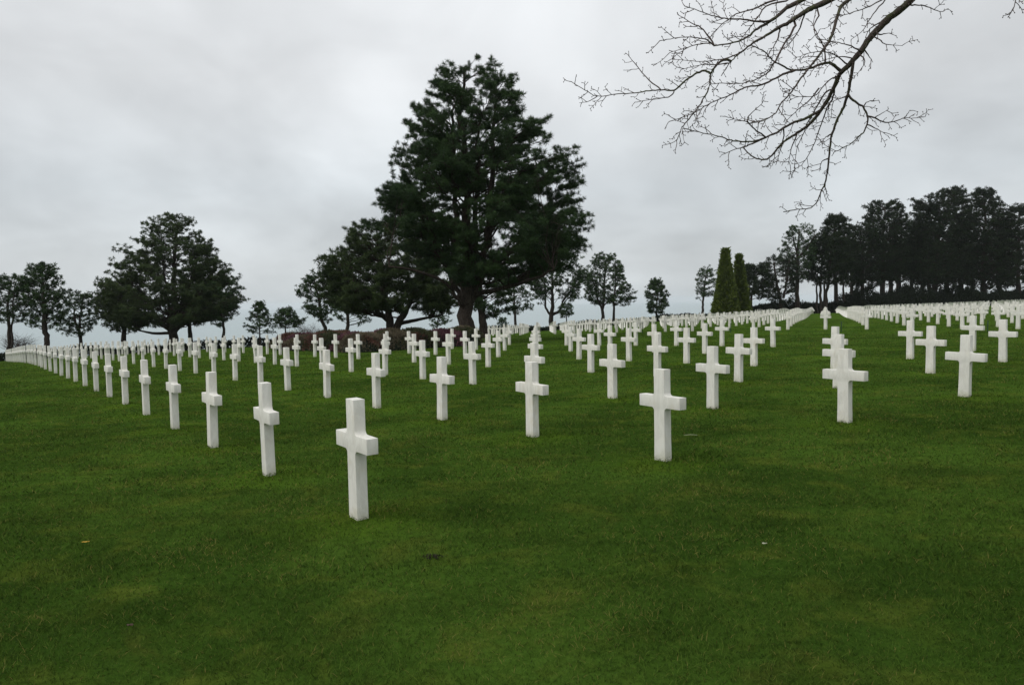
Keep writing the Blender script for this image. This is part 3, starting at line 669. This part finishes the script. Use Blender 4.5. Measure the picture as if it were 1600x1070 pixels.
w_pine('dark cypress with a pointed top near the right edge', 172, 1537, [(292, 1530, 1546), (302, 1520, 1550), (318, 1508, 1565), (338, 1505, 1578), (365, 1500, 1592), (400, 1500, 1596), (430, 1500, 1590), (444, 1510, 1585)], 9, 49, limbs=190, name='cypress_tree', rise=0.55, spiky=0.2)
w_pine('dark conifer cut by the right edge of the picture', 168, 1590, [(318, 1585, 1600), (335, 1572, 1620), (365, 1565, 1635), (400, 1560, 1640), (445, 1562, 1640)], 8, 50, limbs=120)
w_pine('shaded pine between the two cypresses', 184, 1502, [(335, 1490, 1520), (360, 1480, 1530), (400, 1475, 1535), (438, 1480, 1532)], 8, 51, limbs=90)
w_pine('shaded pine behind the ragged cypress', 186, 1440, [(345, 1430, 1455), (370, 1418, 1465), (400, 1415, 1470), (440, 1420, 1465)], 7, 52, limbs=80)
w_pine('shaded pine behind the pointed cypress, trunk showing beneath', 188, 1560, [(340, 1550, 1580), (370, 1540, 1590), (410, 1540, 1595), (436, 1545, 1590)], 7, 53, limbs=80)
w_pine('low shaded pine between the airy pine and the round-headed pine', 180, 1330, [(378, 1315, 1345), (400, 1310, 1350), (425, 1308, 1352), (445, 1312, 1348)], 6, 54, limbs=64)
for q, (x, lab) in enumerate(((1425, 'bare-stemmed trunk tree left of the ragged cypress, its crown merged with it'), (1452, 'dark stout tree under the ragged cypress'), (1478, 'slim tree with a red-brown stem under the cypresses'), (1520, 'slanting tree between the cypresses'), (1392, 'thin tree right behind the round-headed pine'))):
    w_pine(lab, 178 + q, x, [(380, x - 14, x + 16), (405, x - 24, x + 26), (425, x - 22, x + 24), (436, x - 14, x + 16)], 6 + q % 3, 60 + q, limbs=54)

# ------------------------------------------------------------------ clipped cones
def leafy(name, pts, nrm, size, rg, shade, mat, parent, quad=True, upb=0.0, loc=None, nname=None):
    n = len(pts)
    d = nrm + rg.normal(0, 0.55, (n, 3)); d[:, 2] += upb; d /= np.linalg.norm(d, axis=1)[:, None]
    s = np.cross(d, rg.normal(size=(n, 3))); s /= np.linalg.norm(s, axis=1)[:, None]
    L = size * rg.uniform(0.6, 1.4, n)
    V = np.stack([pts - d * L[:, None] * 0.4, pts + s * L[:, None] * 0.28, pts + d * L[:, None], pts - s * L[:, None] * 0.28], 1).reshape(-1, 3)
    k = np.arange(n)[:, None] * 4
    return link(nname or name, mesh_np(name, V, [k + np.array([[0, 1, 2, 3]])], False, np.repeat(np.clip(shade, 0, 1), 4)), mat, parent, loc)
for q, (xt, yt, yb, xl, xr, D, wt) in enumerate(YEWS):
    rg = np.random.default_rng(70 + q)
    X0 = at((xl + xr) / 2, 480, D)[0]; z0 = g1(X0, D); zt = at(xt, yt, D)[2]
    rb = (xr - xl) / 2 / FOC * D; rt = wt / 2 / FOC * D; Hh = zt - z0
    xo = at(xt, yt, D)[0] - X0 - (0.0)
    root = empty('clipped_yew', (X0, D, z0), ('taller of the two clipped olive-green cone trees, standing on the left' if q == 0 else 'shorter, narrower clipped cone tree, standing right of its taller twin'), 'tree', 'pair of clipped cone trees')
    n = 26000
    h = rg.uniform(0, 1, n) ** 1.15; a = rg.uniform(0, 2 * np.pi, n)
    rad = rb + (rt - rb) * h ** 0.93
    rad = rad * (1 + 0.014 * np.sin(5 * a + 9 * h) + rg.normal(0, 0.04, n)) * np.where(h > 0.985, rg.uniform(0, 1, n), 1)
    z = h * Hh + np.where(h > 0.93, rg.uniform(0, 0.5, n), 0) + 0.05
    cx = xo * h
    pts = np.stack([cx + rad * np.cos(a), rad * np.sin(a), z], 1); nr = np.stack([np.cos(a), np.sin(a), np.full(n, 0.35)], 1)
    sh = 0.45 + 0.25 * np.sin(a * 7 + z * 0.8) * np.sin(z * 3.1 + a * 3) + rg.normal(0, 0.18, n)
    spk = rg.random(n) < 0.06
    pts[spk, :2] = pts[spk, :2] + nr[spk, :2] * 0.10
    leafy('crown', pts, nr, np.where(spk, 0.42, 0.25), rg, sh + 0.25 * spk, m_yew, root, upb=0.6)
    mb = MB(); zz_ = np.linspace(0, 1, 9)
    mb.tube(np.stack([xo * zz_, 0 * zz_, zz_ * Hh * 0.96], 1), (rb + (rt - rb) * zz_ ** 0.93) * 0.86, 20, 0.1)
    link('inner_foliage', mb.mesh('inner_foliage', True, True), m_yew, root)
    tb = MB(); tb.tube(np.array([[0, 0, -0.2], [0, 0, 0.5], [xo * .3, 0, Hh * 0.4]]), np.array([0.28, 0.22, 0.12]), 8)
    link('trunk', tb.mesh('trunk'), m_bark, root)

# ------------------------------------------------------------------ heather bed
bed = []
for k in range(7): bed.append((13.15 + 0.78 * k, 3.98 + (0.10 if k % 2 else 0), 1.28))
for k in range(4): bed.append((13.2 + (0.12 if k % 2 else 0), 4.45 + 0.42 * k, 1.20))
for k in range(4): bed.append((14.2 + 1.0 * k, 4.75, 1.25))
bcol = [1, 0, 3, 2, 1, 0, 2, 1, 3, 0, 3, 1, 2, 0, 2, 0, 1, 2, 3, 0]
cname = ['purple-pink', 'buff-grey', 'rusty red', 'grey-green']
posn = [('%s from its near corner along the left side' % ordn(k + 1)) for k in range(7)] + [('%s from its near corner along the right side' % ordn(k + 1)) for k in range(4)] + ['%s from the front of its back row' % ordn(k + 1) for k in range(4)]
for q, (i, j, r) in enumerate(bed):
    rg = np.random.default_rng(90 + q)
    X, Y = from_uv(i * LA, j * LB); X += offset(i, j); z0 = g1(X, Y); hh = rg.uniform(0.78, 1.02)
    n = 5200
    a = rg.uniform(0, 2 * np.pi, n); s_ = rg.uniform(0, 1, n) ** 0.8
    lump = 1 + 0.13 * np.sin(3 * a + q) + 0.10 * np.sin(7 * a + 2 * q + 5 * s_) + 0.08 * np.sin(9 * s_ + q)
    el = s_ * np.pi / 2
    rr_ = r * lump * (1 + rg.normal(0, 0.05, n))
    pts = np.stack([rr_ * np.cos(el) ** 0.7 * np.cos(a), rr_ * np.cos(el) ** 0.7 * np.sin(a), hh * np.sin(el) ** 0.8 * (1 + 0.10 * np.sin(4 * a + 3 * q)) + rg.normal(0, 0.03, n)], 1)
    nr = np.stack([np.cos(el) * np.cos(a), np.cos(el) * np.sin(a), np.sin(el) + 0.2], 1)
    sh = 0.5 + 0.25 * np.sin(pts[:, 0] * 6 + q) * np.sin(pts[:, 1] * 5.0 + pts[:, 2] * 4) + rg.normal(0, 0.22, n)
    root = empty('heather_bush', (X, Y, z0), '%s heather mound in the bed, %s' % (cname[bcol[q]], posn[q]), 'heather', 'heather mounds in the bed under the tallest pine')
    c2 = (bcol[q] + 1 + q % 3) % 4
    mix_ = (np.sin(pts[:, 0] * 2.3 + q * 1.7) * np.cos(pts[:, 1] * 2.1 + pts[:, 2] * 2.7) + rg.normal(0, 0.25, n)) > 0.62
    leafy('foliage', pts[~mix_], nr[~mix_], 0.085, rg, sh[~mix_], m_hea[bcol[q]], root, upb=0.6)
    leafy('flower_sprays', pts[mix_], nr[mix_], 0.095, rg, sh[mix_] + 0.1, m_hea[c2], root, upb=0.8)
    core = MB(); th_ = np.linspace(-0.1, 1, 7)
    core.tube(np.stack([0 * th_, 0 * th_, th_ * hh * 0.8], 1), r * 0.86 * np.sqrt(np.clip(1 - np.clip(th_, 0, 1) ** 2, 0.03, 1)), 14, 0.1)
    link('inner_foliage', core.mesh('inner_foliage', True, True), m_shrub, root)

# ------------------------------------------------------------------ dark shrubs and the low hedge at the back
def shrub(label, X, Y, rx, ry, hh, seed, leaf=0.28, n=5000, mat=m_shrub, name='evergreen_shrub', group='dark shrubs behind the back rows of crosses', z0=None):
    rg = np.random.default_rng(seed); z0 = g1(X, Y)
    a = rg.uniform(0, 2 * np.pi, n); el = (rg.uniform(0, 1, n) ** 0.8) * np.pi / 2
    lump = 1 + 0.18 * np.sin(3 * a + seed) + 0.12 * np.sin(5 * a + 2 * seed + 3 * el)
    k = lump * (1 + rg.normal(0, 0.07, n))
    pts = np.stack([rx * k * np.cos(el) ** 0.6 * np.cos(a), ry * k * np.cos(el) ** 0.6 * np.sin(a), hh * k * np.sin(el) ** 0.8 * (1 + 0.16 * np.sin(3 * a + seed * 2))], 1)
    nr = np.stack([np.cos(el) * np.cos(a), np.cos(el) * np.sin(a), np.sin(el) + 0.2], 1)
    root = empty(name, (X, Y, z0), label, 'shrub', group)
    leafy('foliage', pts, nr, leaf, rg, 0.4 + rg.normal(0, 0.25, n), mat, root, upb=0.4)
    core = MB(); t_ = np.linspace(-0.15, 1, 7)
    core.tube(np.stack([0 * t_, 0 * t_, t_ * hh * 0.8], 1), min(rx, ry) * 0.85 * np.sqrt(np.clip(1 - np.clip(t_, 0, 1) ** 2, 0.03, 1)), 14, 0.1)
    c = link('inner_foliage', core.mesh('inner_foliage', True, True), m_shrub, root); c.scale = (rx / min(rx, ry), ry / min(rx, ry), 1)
    return root
SH = [(1185, 483, 155, 'low flat-topped shrub just right of the clipped cones'), (1205, 480, 157, 'rounded low shrub under the layered pine'), (1228, 479, 157, 'low dark shrub left of the pale straight trunk'),
      (1250, 477, 158, 'low dark shrub at the foot of the pale straight trunk'), (1272, 477, 160, 'low dark shrub at the left side of the aisle end'), (1292, 476, 162, 'dark shrub closing the far end of the central aisle'),
      (1312, 477, 162, 'dark shrub at the right side of the aisle end'), (1332, 466, 163, 'bulging dark shrub, leftmost of the high ones'), (1352, 463, 164, 'bulging dark shrub second along the high ones'),
      (1374, 466, 165, 'dark shrub below the round-headed pine'), (1396, 462, 166, 'dark shrub right of the round-headed pine foot'), (1418, 452, 167, 'tallest rounded dark shrub left of the cypresses'),
      (1442, 460, 167, 'dark shrub below the ragged cypress'), (1466, 463, 168, 'dark shrub right of the ragged cypress foot'), (1490, 457, 168, 'dark shrub between the cypress trunks'),
      (1514, 458, 168, 'dark shrub left of the pointed cypress'), (1540, 462, 168, 'dark shrub under the pointed cypress'), (1566, 458, 168, 'dark shrub second from the right edge'), (1592, 458, 168, 'dark shrub at the right edge')]
for q, (x, yt, D, lab) in enumerate(SH):
    X = at(x, 470, D)[0]; hh = at(x, yt, D)[2] - g1(X, D)
    shrub(lab, X, D, 2.4 + (q % 3) * 0.3, 1.8, max(hh, 0.9), 200 + q)
rg = np.random.default_rng(300)
n = 26000
u = 85.0 + rg.normal(0, 0.45, n); v = rg.uniform(-8, 128, n)
hx = 0.75 + 0.22 * np.sin(v * 0.35) + 0.15 * np.sin(v * 1.1)
hz = rg.uniform(0, 1, n) * hx
X, Y = from_uv(u, v); Z = ground(X, Y) + hz
tag(leafy('hedge', np.stack([X, Y, Z], 1), np.tile([0, 0, 1.0], (n, 1)), 0.26, rg, 0.35 + rg.normal(0, .2, n), m_shrub, None, upb=0.5), 'low dark hedge running along the seaward edge behind the last crosses', 'hedge')

def bare_bush(label, px, D, hpx, wpx, seed, group='bare leafless bushes'):
    rg = np.random.default_rng(seed); X = at(px, 520, D)[0]; z0 = g1(X, D)
    h = hpx / FOC * D; wd = wpx / FOC * D / 2
    root = empty('bare_bush', (X, D, z0), label, 'bush', group); mb = MB()
    for k in range(70):
        a = rg.uniform(0, 2 * np.pi); s_ = rg.uniform(0.1, 1) ** 0.7
        e = np.array([math.cos(a) * wd * s_, math.sin(a) * wd * s_, h * rg.uniform(0.6, 1) * (1.05 - 0.45 * s_)])
        P = np.array([[0, 0, -0.1], e * [0.35, 0.35, 0.5], e]) + np.array([[0, 0, 0], rg.normal(0, 0.08, 3), [0, 0, 0]])
        mb.tube(P, [0.03, 0.018, 0.007], 4, cap=False)
        for m_ in range(5):
            t_ = rg.uniform(0.4, 1); p = P[1] * (1 - t_) + e * t_
            mb.tube(np.array([p, p + rg.normal(0, 0.22 * h, 3) * [1, 1, 0.4] + [0, 0, 0.15 * h]]), [0.011, 0.005], 3, cap=False)
    link('stems', mb.mesh('stems'), m_twig, root)
bare_bush('bare grey leafless bush at the far left edge below the pines', 30, 82, 45, 50, 401)
bare_bush('pale bare leafless bush left of the heather bed', 480, 84, 34, 60, 402)

# ------------------------------------------------------------------ small green stakes in the aisle
m_stake, t = new_mat('dark_green_paint'); finish(t, (0.012, 0.045, 0.022), 0.5)
for q, (x, yb, yt, lab) in enumerate(((803.5, 525, 513, 'leftmost of the thin dark green stakes in the grass aisle'), (1004, 521, 505, 'thin dark green stake left of centre, second from the left in the aisle'),
        (1141.5, 520, 506, 'thin dark green stake in the aisle, third from the left'), (1314.5, 519.5, 504, 'thin dark green stake behind the three lined-up crosses'), (1543, 518, 502, 'thin dark green stake nearest the right edge'))):
    # walk out along the sight line until it meets the ground
    Y = 20.0
    while Y < 90 and at(x, yb, Y)[2] > g1(at(x, yb, Y)[0], Y): Y += 0.5
    X = at(x, yb, Y)[0]; z0 = g1(X, Y); h = (yb - yt) / FOC * Y
    root = empty('ground_stake', (X, Y, z0), lab, 'stake', 'thin green stakes in the aisle')
    mb = MB(); mb.tube(np.array([[0, 0, -0.1], [0, 0, h * 0.5], [0.01, 0, h]]), [0.022, 0.022, 0.020], 8)
    link('post', mb.mesh('post'), m_stake, root)
    mb = MB(); mb.tube(np.array([[0.01, 0, h - 0.015], [0.01, 0, h + 0.015]]), [0.034, 0.030], 10)
    link('cap', mb.mesh('cap'), m_stake, root)

# ------------------------------------------------------------------ litter on the grass
def solve_ground(x, y):
    lo, hi = 1.0, 60.0
    for _ in range(40):
        m_ = (lo + hi) / 2
        p = at(x, y, m_)
        if p[2] > g1(p[0], m_): lo = m_
        else: hi = m_
    p = at(x, y, lo); p[2] = g1(p[0], p[1]); return p
m_leaf, t = new_mat('yellow_leaf'); finish(t, (0.55, 0.33, 0.03), 0.7)
m_clod, t = new_mat('soil'); finish(t, (0.028, 0.026, 0.014), 1.0)
def little_leaf(p, s_, mat, label, seed):
    rg = np.random.default_rng(seed); th_ = np.linspace(0, 2 * np.pi, 13)[:-1]
    r = s_ * (0.55 + 0.45 * np.abs(np.cos(th_))) * rg.uniform(0.8, 1.15, 12)
    V = [(0, 0, 0.012)] + [(a_ * math.cos(b_), a_ * 0.7 * math.sin(b_), 0.012 + 0.35 * s_ * rg.uniform(0, 1)) for a_, b_ in zip(r, th_)]
    V = np.array(V); V2 = V - [0, 0, 0.002]
    F = [(0, 1 + k, 1 + (k + 1) % 12) for k in range(12)]; F2 = [(13, 14 + (k + 1) % 12, 14 + k) for k in range(12)]
    F4_ = [(1 + k, 14 + k, 14 + (k + 1) % 12, 1 + (k + 1) % 12) for k in range(12)]
    tag(link('fallen_leaf', mesh_np('fallen_leaf', np.vstack([V, V2]), [np.array(F + F2), np.array(F4_)]), mat, None, (p[0], p[1], p[2] + 0.022)), label, 'leaf')
little_leaf(solve_ground(134, 853), 0.030, m_leaf, 'small orange-yellow fallen leaf on the grass at lower left', 1)
m_pale, t = new_mat('pale_leaf'); finish(t, (0.35, 0.36, 0.25), 0.7)
little_leaf(solve_ground(1195, 856), 0.022, m_pale, 'tiny pale leaf on the grass at lower right', 2)
m_brown, t = new_mat('brown_leaf'); finish(t, (0.06, 0.035, 0.025), 0.8)
little_leaf(solve_ground(204, 985), 0.022, m_brown, 'small dark brown fallen leaf near the lower left corner', 3)
p = solve_ground(677, 873); rg = np.random.default_rng(5)
n = 80; a = rg.uniform(0, 2 * np.pi, n); rr_ = np.sqrt(rg.uniform(0, 1, n))
pts = np.stack([0.075 * rr_ * (1 + 0.4 * np.sin(3 * a)) * np.cos(a), 0.05 * rr_ * (1 + 0.3 * np.sin(2 * a + 1)) * np.sin(a), 0.010 + 0.014 * (1 - rr_ ** 2) + rg.normal(0, 0.004, n)], 1)
tag(leafy('soil_clod', pts, np.tile([0, 0, 1.0], (n, 1)), 0.016, rg, np.full(n, 0.3), m_clod, None, loc=tuple(p)), 'small dark scuffed patch of bare soil in the grass', 'soil')
p = solve_ground(1079, 683); mb = MB(); mb.tube(np.array([[-0.09, 0, 0.03], [0, 0.01, 0.036], [0.09, -0.005, 0.03]]), [0.003, 0.004, 0.003], 6)
tag(link('twig', mb.mesh('twig'), m_pale, None, tuple(p)), 'short pale twig lying on the grass right of a near cross', 'twig')

# ------------------------------------------------------------------ the bare branches overhead
LINES = [  # main lines, traced as (x, y) with widths at both ends, in pixels
 ('b', 14.5, 2.2, [(1700, -215), (1560, -130), (1480, -60), (1418, 8), (1390, 27), (1370, 48), (1355, 65), (1342, 85), (1325, 103), (1312, 115), (1304, 135), (1291, 161), (1274, 185), (1255, 203), (1238, 213), (1223, 222), (1212, 237), (1199, 250), (1182, 249), (1171, 241), (1160, 230)]),
 ('b', 11, 1.4, [(1480, -60), (1360, -30), (1278, 9), (1264, 15), (1246, 26), (1234, 35), (1217, 43), (1205, 51), (1190, 60), (1175, 69), (1163, 78), (1149, 90), (1140, 98), (1127, 119)]),
 ('b', 8, 2.0, [(1360, -30), (1280, -12), (1235, 9), (1226, 15), (1217, 24), (1205, 33), (1191, 41), (1181, 47), (1169, 57), (1155, 65), (1137, 69), (1116, 72)]),
 ('b', 6, 1.3, [(1480, -60), (1380, -38), (1314, 8), (1308, 27), (1302, 49), (1297, 64), (1287, 77), (1276, 92), (1265, 105), (1255, 118), (1243, 135), (1230, 152), (1219, 162), (1214, 177), (1190, 190), (1171, 193)]),
 ('b', 5, 1.4, [(1283, 172), (1264, 183), (1234, 194), (1214, 207), (1190, 218), (1171, 222), (1148, 221), (1137, 218), (1120, 212), (1092, 207), (1069, 201)]),
 ('b', 5.5, 1.8, [(1315, 113), (1299, 98), (1287, 99), (1264, 108), (1242, 111), (1231, 108), (1212, 98), (1205, 93), (1196, 81), (1175, 72)]),
 ('b', 5.5, 1.6, [(1334, 95), (1329, 124), (1325, 148), (1319, 167), (1308, 187), (1300, 209), (1296, 233), (1294, 260), (1289, 290), (1283, 297), (1276, 318), (1264, 327), (1246, 327), (1224, 331)]),
 ('b', 4.5, 1.4, [(1140, 93), (1127, 95), (1118, 104), (1110, 114), (1109, 138), (1095, 163), (1080, 182), (1067, 197), (1062, 208), (1057, 220)]),
 ('b', 4, 1.2, [(1110, 114), (1100, 110), (1086, 115), (1067, 129), (1054, 143), (1033, 140), (1015, 142), (992, 146), (964, 147), (932, 152), (914, 141), (893, 128)]),
 ('b', 4, 1.4, [(1325, 150), (1340, 163), (1349, 167), (1356, 182), (1355, 195), (1349, 208), (1343, 212), (1330, 225), (1317, 231), (1303, 238)]),
 ('t', 2.6, 1.2, [(1190, 218), (1171, 227), (1152, 232), (1128, 242)]), ('t', 1.4, .8, [(932, 152), (920, 159), (905, 161)]), ('t', 1.8, 1, [(1033, 139), (1015, 128), (992, 100), (985, 90), (977, 83)]),
 ('t', 1.8, 1, [(1054, 143), (1048, 152), (1030, 154), (1010, 157), (992, 160)]), ('t', 2.6, 1.1, [(1205, 33), (1182, 35), (1163, 30), (1137, 30), (1115, 26), (1100, 20), (1070, 10)]),
 ('t', 2.2, 1, [(1116, 72), (1110, 60), (1094, 42), (1083, 38), (1070, 30), (1058, 22)]), ('t', 1.8, 1, [(1116, 72), (1105, 62), (1095, 60), (1076, 58), (1054, 60), (1031, 64)]),
 ('t', 1.6, .9, [(1116, 68), (1099, 68), (1082, 72), (1065, 77), (1046, 83)]), ('t', 1.8, .9, [(1155, 84), (1135, 92), (1119, 94), (1100, 97), (1075, 95), (1048, 93)]), ('t', 1.8, .9, [(1140, 98), (1120, 102), (1100, 100), (1085, 104), (1064, 109)]),
 ('t', 3, 1.1, [(1242, 111), (1224, 116), (1208, 125), (1184, 135), (1170, 135), (1157, 140), (1142, 148), (1122, 156), (1100, 167), (1085, 177), (1066, 184), (1046, 190)]),
 ('t', 3, 1.1, [(1246, 36), (1235, 54), (1224, 71), (1211, 96), (1202, 113), (1190, 120), (1175, 128), (1148, 132), (1128, 130), (1109, 132)]),
 ('t', 2, .9, [(1296, 247), (1283, 252), (1280, 268)]), ('t', 2, 1, [(1283, 297), (1287, 300), (1289, 306)]), ('t', 2.4, .9, [(1356, 182), (1366, 184), (1383, 193), (1401, 189), (1413, 184), (1428, 185), (1445, 183)]),
 ('t', 1.4, .8, [(1413, 184), (1418, 178), (1422, 172)]), ('t', 1.8, .9, [(1349, 167), (1355, 158), (1373, 157)]), ('t', 1.6, .8, [(1366, 184), (1377, 178), (1388, 171)]), ('t', 1.8, .8, [(1355, 194), (1371, 202), (1388, 213)]),
 ('t', 2.2, .9, [(1280, 138), (1261, 162), (1242, 175), (1227, 192)]), ('t', 2.4, 1, [(1300, 139), (1289, 145), (1272, 175), (1261, 194), (1253, 215), (1244, 233), (1241, 267)]),
 ('t', 2.4, 1, [(1305, 140), (1300, 157), (1292, 168), (1283, 196), (1274, 220), (1264, 243), (1253, 258), (1236, 269)]), ('t', 2.2, 1, [(1193, 211), (1178, 202), (1167, 190), (1152, 187), (1133, 182)]),
 ('t', 1.6, .8, [(1167, 190), (1171, 179), (1190, 164), (1195, 153)]), ('t', 2, 1, [(1227, 204), (1219, 237), (1212, 258)]), ('t', 2, 1, [(1246, 209), (1236, 233), (1231, 258)]),
 ('t', 2.2, 1, [(1390, 27), (1370, 38), (1356, 48), (1352, 60)]), ('t', 2, .8, [(1372, 55), (1384, 53), (1396, 52)]), ('t', 1.8, .8, [(1368, 58), (1383, 70), (1409, 72)]), ('t', 2.2, 1, [(1418, 8), (1432, 8), (1448, 10), (1470, 20), (1482, 14)]),
 ('t', 2, .9, [(1395, -10), (1360, 10), (1336, 19), (1299, 29)]), ('t', 1.8, .8, [(1385, 0), (1362, 23), (1350, 48), (1330, 62)]), ('t', 3, 1, [(1340, -25), (1205, 0), (1178, 15), (1150, 22), (1128, 38), (1112, 55), (1104, 66)]),
 ('t', 2.4, 1, [(1240, 0), (1195, 8), (1178, 36), (1165, 52), (1158, 62)]), ('t', 2.2, 1, [(1258, 20), (1250, 45), (1240, 62), (1225, 78), (1204, 80)]), ('t', 2.4, 1, [(1220, 43), (1215, 62), (1208, 75), (1202, 81)]),
 ('t', 2.2, 1, [(1290, 98), (1288, 75), (1277, 55), (1268, 35)]), ('t', 2.0, .9, [(1325, 103), (1305, 85), (1285, 80), (1260, 84), (1240, 92)]), ('t', 2.0, .9, [(1345, 80), (1325, 70), (1305, 66), (1285, 62)]), ('t', 1.8, .9, [(1335, 92), (1315, 88), (1295, 92), (1278, 98)]),
 ('t', 2.0, .9, [(1283, 20), (1270, 40), (1275, 60), (1290, 70)]), ('t', 1.6, .8, [(1560, -130), (1590, -10), (1583, 18), (1577, 22)]), ('t', 2, .9, [(1312, 118), (1295, 125), (1275, 150), (1262, 152), (1235, 150)]),
 ('t', 2, .9, [(1325, 150), (1310, 155), (1295, 162)]), ('t', 2, .8, [(1300, 209), (1290, 214), (1283, 224)]), ('t', 2, .8, [(1348, 88), (1352, 98), (1345, 110)]), ('t', 2, .8, [(1352, 80), (1358, 88), (1364, 98)]),
]
rg = np.random.default_rng(77)
tp = at(1760, -180, 6.0); zg = g1(tp[0], 6.0)
bt = empty('bare_tree', (tp[0], 6.0, zg), 'leafless tree whose thin bare branches hang across the upper right of the sky', 'tree')
O = np.array([tp[0], 6.0, zg]); mb = MB()
mb.tube(np.array([[0, 0, -0.3], [0.02, 0, 0.4], [-0.05, 0.05, 2.0], [-0.02, 0.1, 3.6], [0.0, 0.0, tp[2] - zg + 0.4], [0.3, -0.2, tp[2] - zg + 2.6]]), [0.36, 0.27, 0.23, 0.21, 0.17, 0.09], 14)
mb.tube(np.array([[0, 0, tp[2] - zg - 0.4], at(1700, -215, 6.6) - O]), [0.13, 0.065], 10)
link('trunk', mb.mesh('trunk'), m_bark2, bt)
known = np.zeros((0, 3)); twg = MB(); nbr = 0
def smooth_line(P, m_=4):
    P = np.array(P, float); n = len(P); t_ = np.arange(n); ti = np.linspace(0, n - 1, (n - 1) * m_ + 1)
    Q = np.stack([np.interp(ti, t_, P[:, c]) for c in range(P.shape[1])], 1)
    for _ in range(2): Q[1:-1] = 0.25 * Q[:-2] + 0.5 * Q[1:-1] + 0.25 * Q[2:]
    return Q
def twigs(px3, wpx, depth_lv):
    """short side shoots with buds, growing off a line given as x, y (pixels) and distance"""
    seg = np.linalg.norm(np.diff(px3[:, :2], axis=0), axis=1); s_ = np.r_[0, np.cumsum(seg)]
    pos = rg.uniform(4, 10); side = 1
    while pos < s_[-1]:
        k = min(np.searchsorted(s_, pos), len(px3) - 1); x, y, d = px3[k]
        if y > -30:
            tn = px3[k] - px3[max(k - 2, 0)]; a0 = math.atan2(tn[1], tn[0] + 1e-6) + side * rg.uniform(0.35, 1.15)
            L = min(3 + rg.exponential(8.5), 26) if depth_lv == 0 else rg.uniform(2, 7)
            Q = [(x, y, d)]
            cx, cy, cd_ = x, y, d; dd = rg.normal(0, 0.018)
            for h in range(4):
                a0 += rg.normal(0, 0.17); cx += math.cos(a0) * L / 4; cy += math.sin(a0) * L / 4; cd_ += dd * L / 4
                Q.append((cx, cy, cd_))
            Q = np.array(Q); W3 = np.array([at(*q) for q in Q]) - O
            w0 = 1.35 if depth_lv == 0 else 1.0
            twg.tube(W3, np.linspace(w0, 0.75, 5) / FOC * 7 / 2, 4)
            e = W3[-1]; dr = (W3[-1] - W3[-2]) / (np.linalg.norm(W3[-1] - W3[-2]) + 1e-9)
            twg.tube(np.array([e, e + dr * 0.006, e + dr * 0.013]), [0.003, 0.0050, 0.0015], 5)
            if depth_lv == 0 and L > 9: twigs(Q, 0.8, 1)
        side = -side; pos += rg.uniform(3.5, 10) if depth_lv == 0 else rg.uniform(3, 7)
for kind, w0, w1, P in LINES:
    Q = smooth_line(P)
    if len(known):
        d2 = (known[:, 0] - Q[0, 0]) ** 2 + (known[:, 1] - Q[0, 1]) ** 2; k = int(np.argmin(d2)); D0 = known[k, 2]
        if d2[k] < 200: Q[0, :2] = known[k, :2]
    else: D0 = 6.6
    arc = np.r_[0, np.cumsum(np.linalg.norm(np.diff(Q, axis=0), axis=1))]
    drift = rg.uniform(0.0008, 0.0026) * rg.choice((-1, 1)) if kind == 'b' else rg.uniform(0.0015, 0.005) * rg.choice((-1, 1))
    Dd = D0 + drift * arc + 0.03 * np.sin(arc / 31.0 + rg.uniform(0, 6))
    Q3 = np.column_stack([Q, Dd]); Q3[2:-1, :2] += rg.normal(0, 0.35, (len(Q3) - 3, 2))
    known = np.vstack([known, Q3])
    V3 = np.array([at(*q) for q in Q3]) - O
    tt = np.linspace(0, 1, len(Q3)); wd = (w0 * (1.0 if kind == 'b' else 1.35) * (1 - tt) ** 1.35 + w1 * tt ** 0.9) / FOC * 7 / 2
    mb = MB() if kind == 'b' else twg
    mb.tube(V3, wd * (1 + rg.normal(0, 0.05, len(wd))), 8 if kind == 'b' else 5)
    if kind == 'b': link('branch', mb.mesh('branch'), m_bark2, bt)
    twigs(Q3[3:], w1, 0)
tw = link('twigs', twg.mesh('twigs'), m_twig, bt)

# ------------------------------------------------------------------ sea haze
hb = bmesh.new(); bmesh.ops.create_cube(hb, size=1.0)
for v_ in hb.verts: v_.co = (v_.co.x * 27000, v_.co.y * 27000, (-60.0 if v_.co.z < 0 else 24.0))
me = bpy.data.meshes.new('haze'); hb.to_mesh(me); hb.free()
m_haze = bpy.data.materials.new('haze'); m_haze.use_nodes = True; t = NT(m_haze.node_tree)
vo = t.n('ShaderNodeVolumePrincipled', {'Color': (0.86, 0.90, 0.93, 1), 'Density': 0.00011, 'Anisotropy': 0.3})
ou = t.n('ShaderNodeOutputMaterial', {'Volume': vo.outputs[0]})
tag(link('haze', me, m_haze), 'pale sea haze over the distant water', 'haze', kind='stuff')
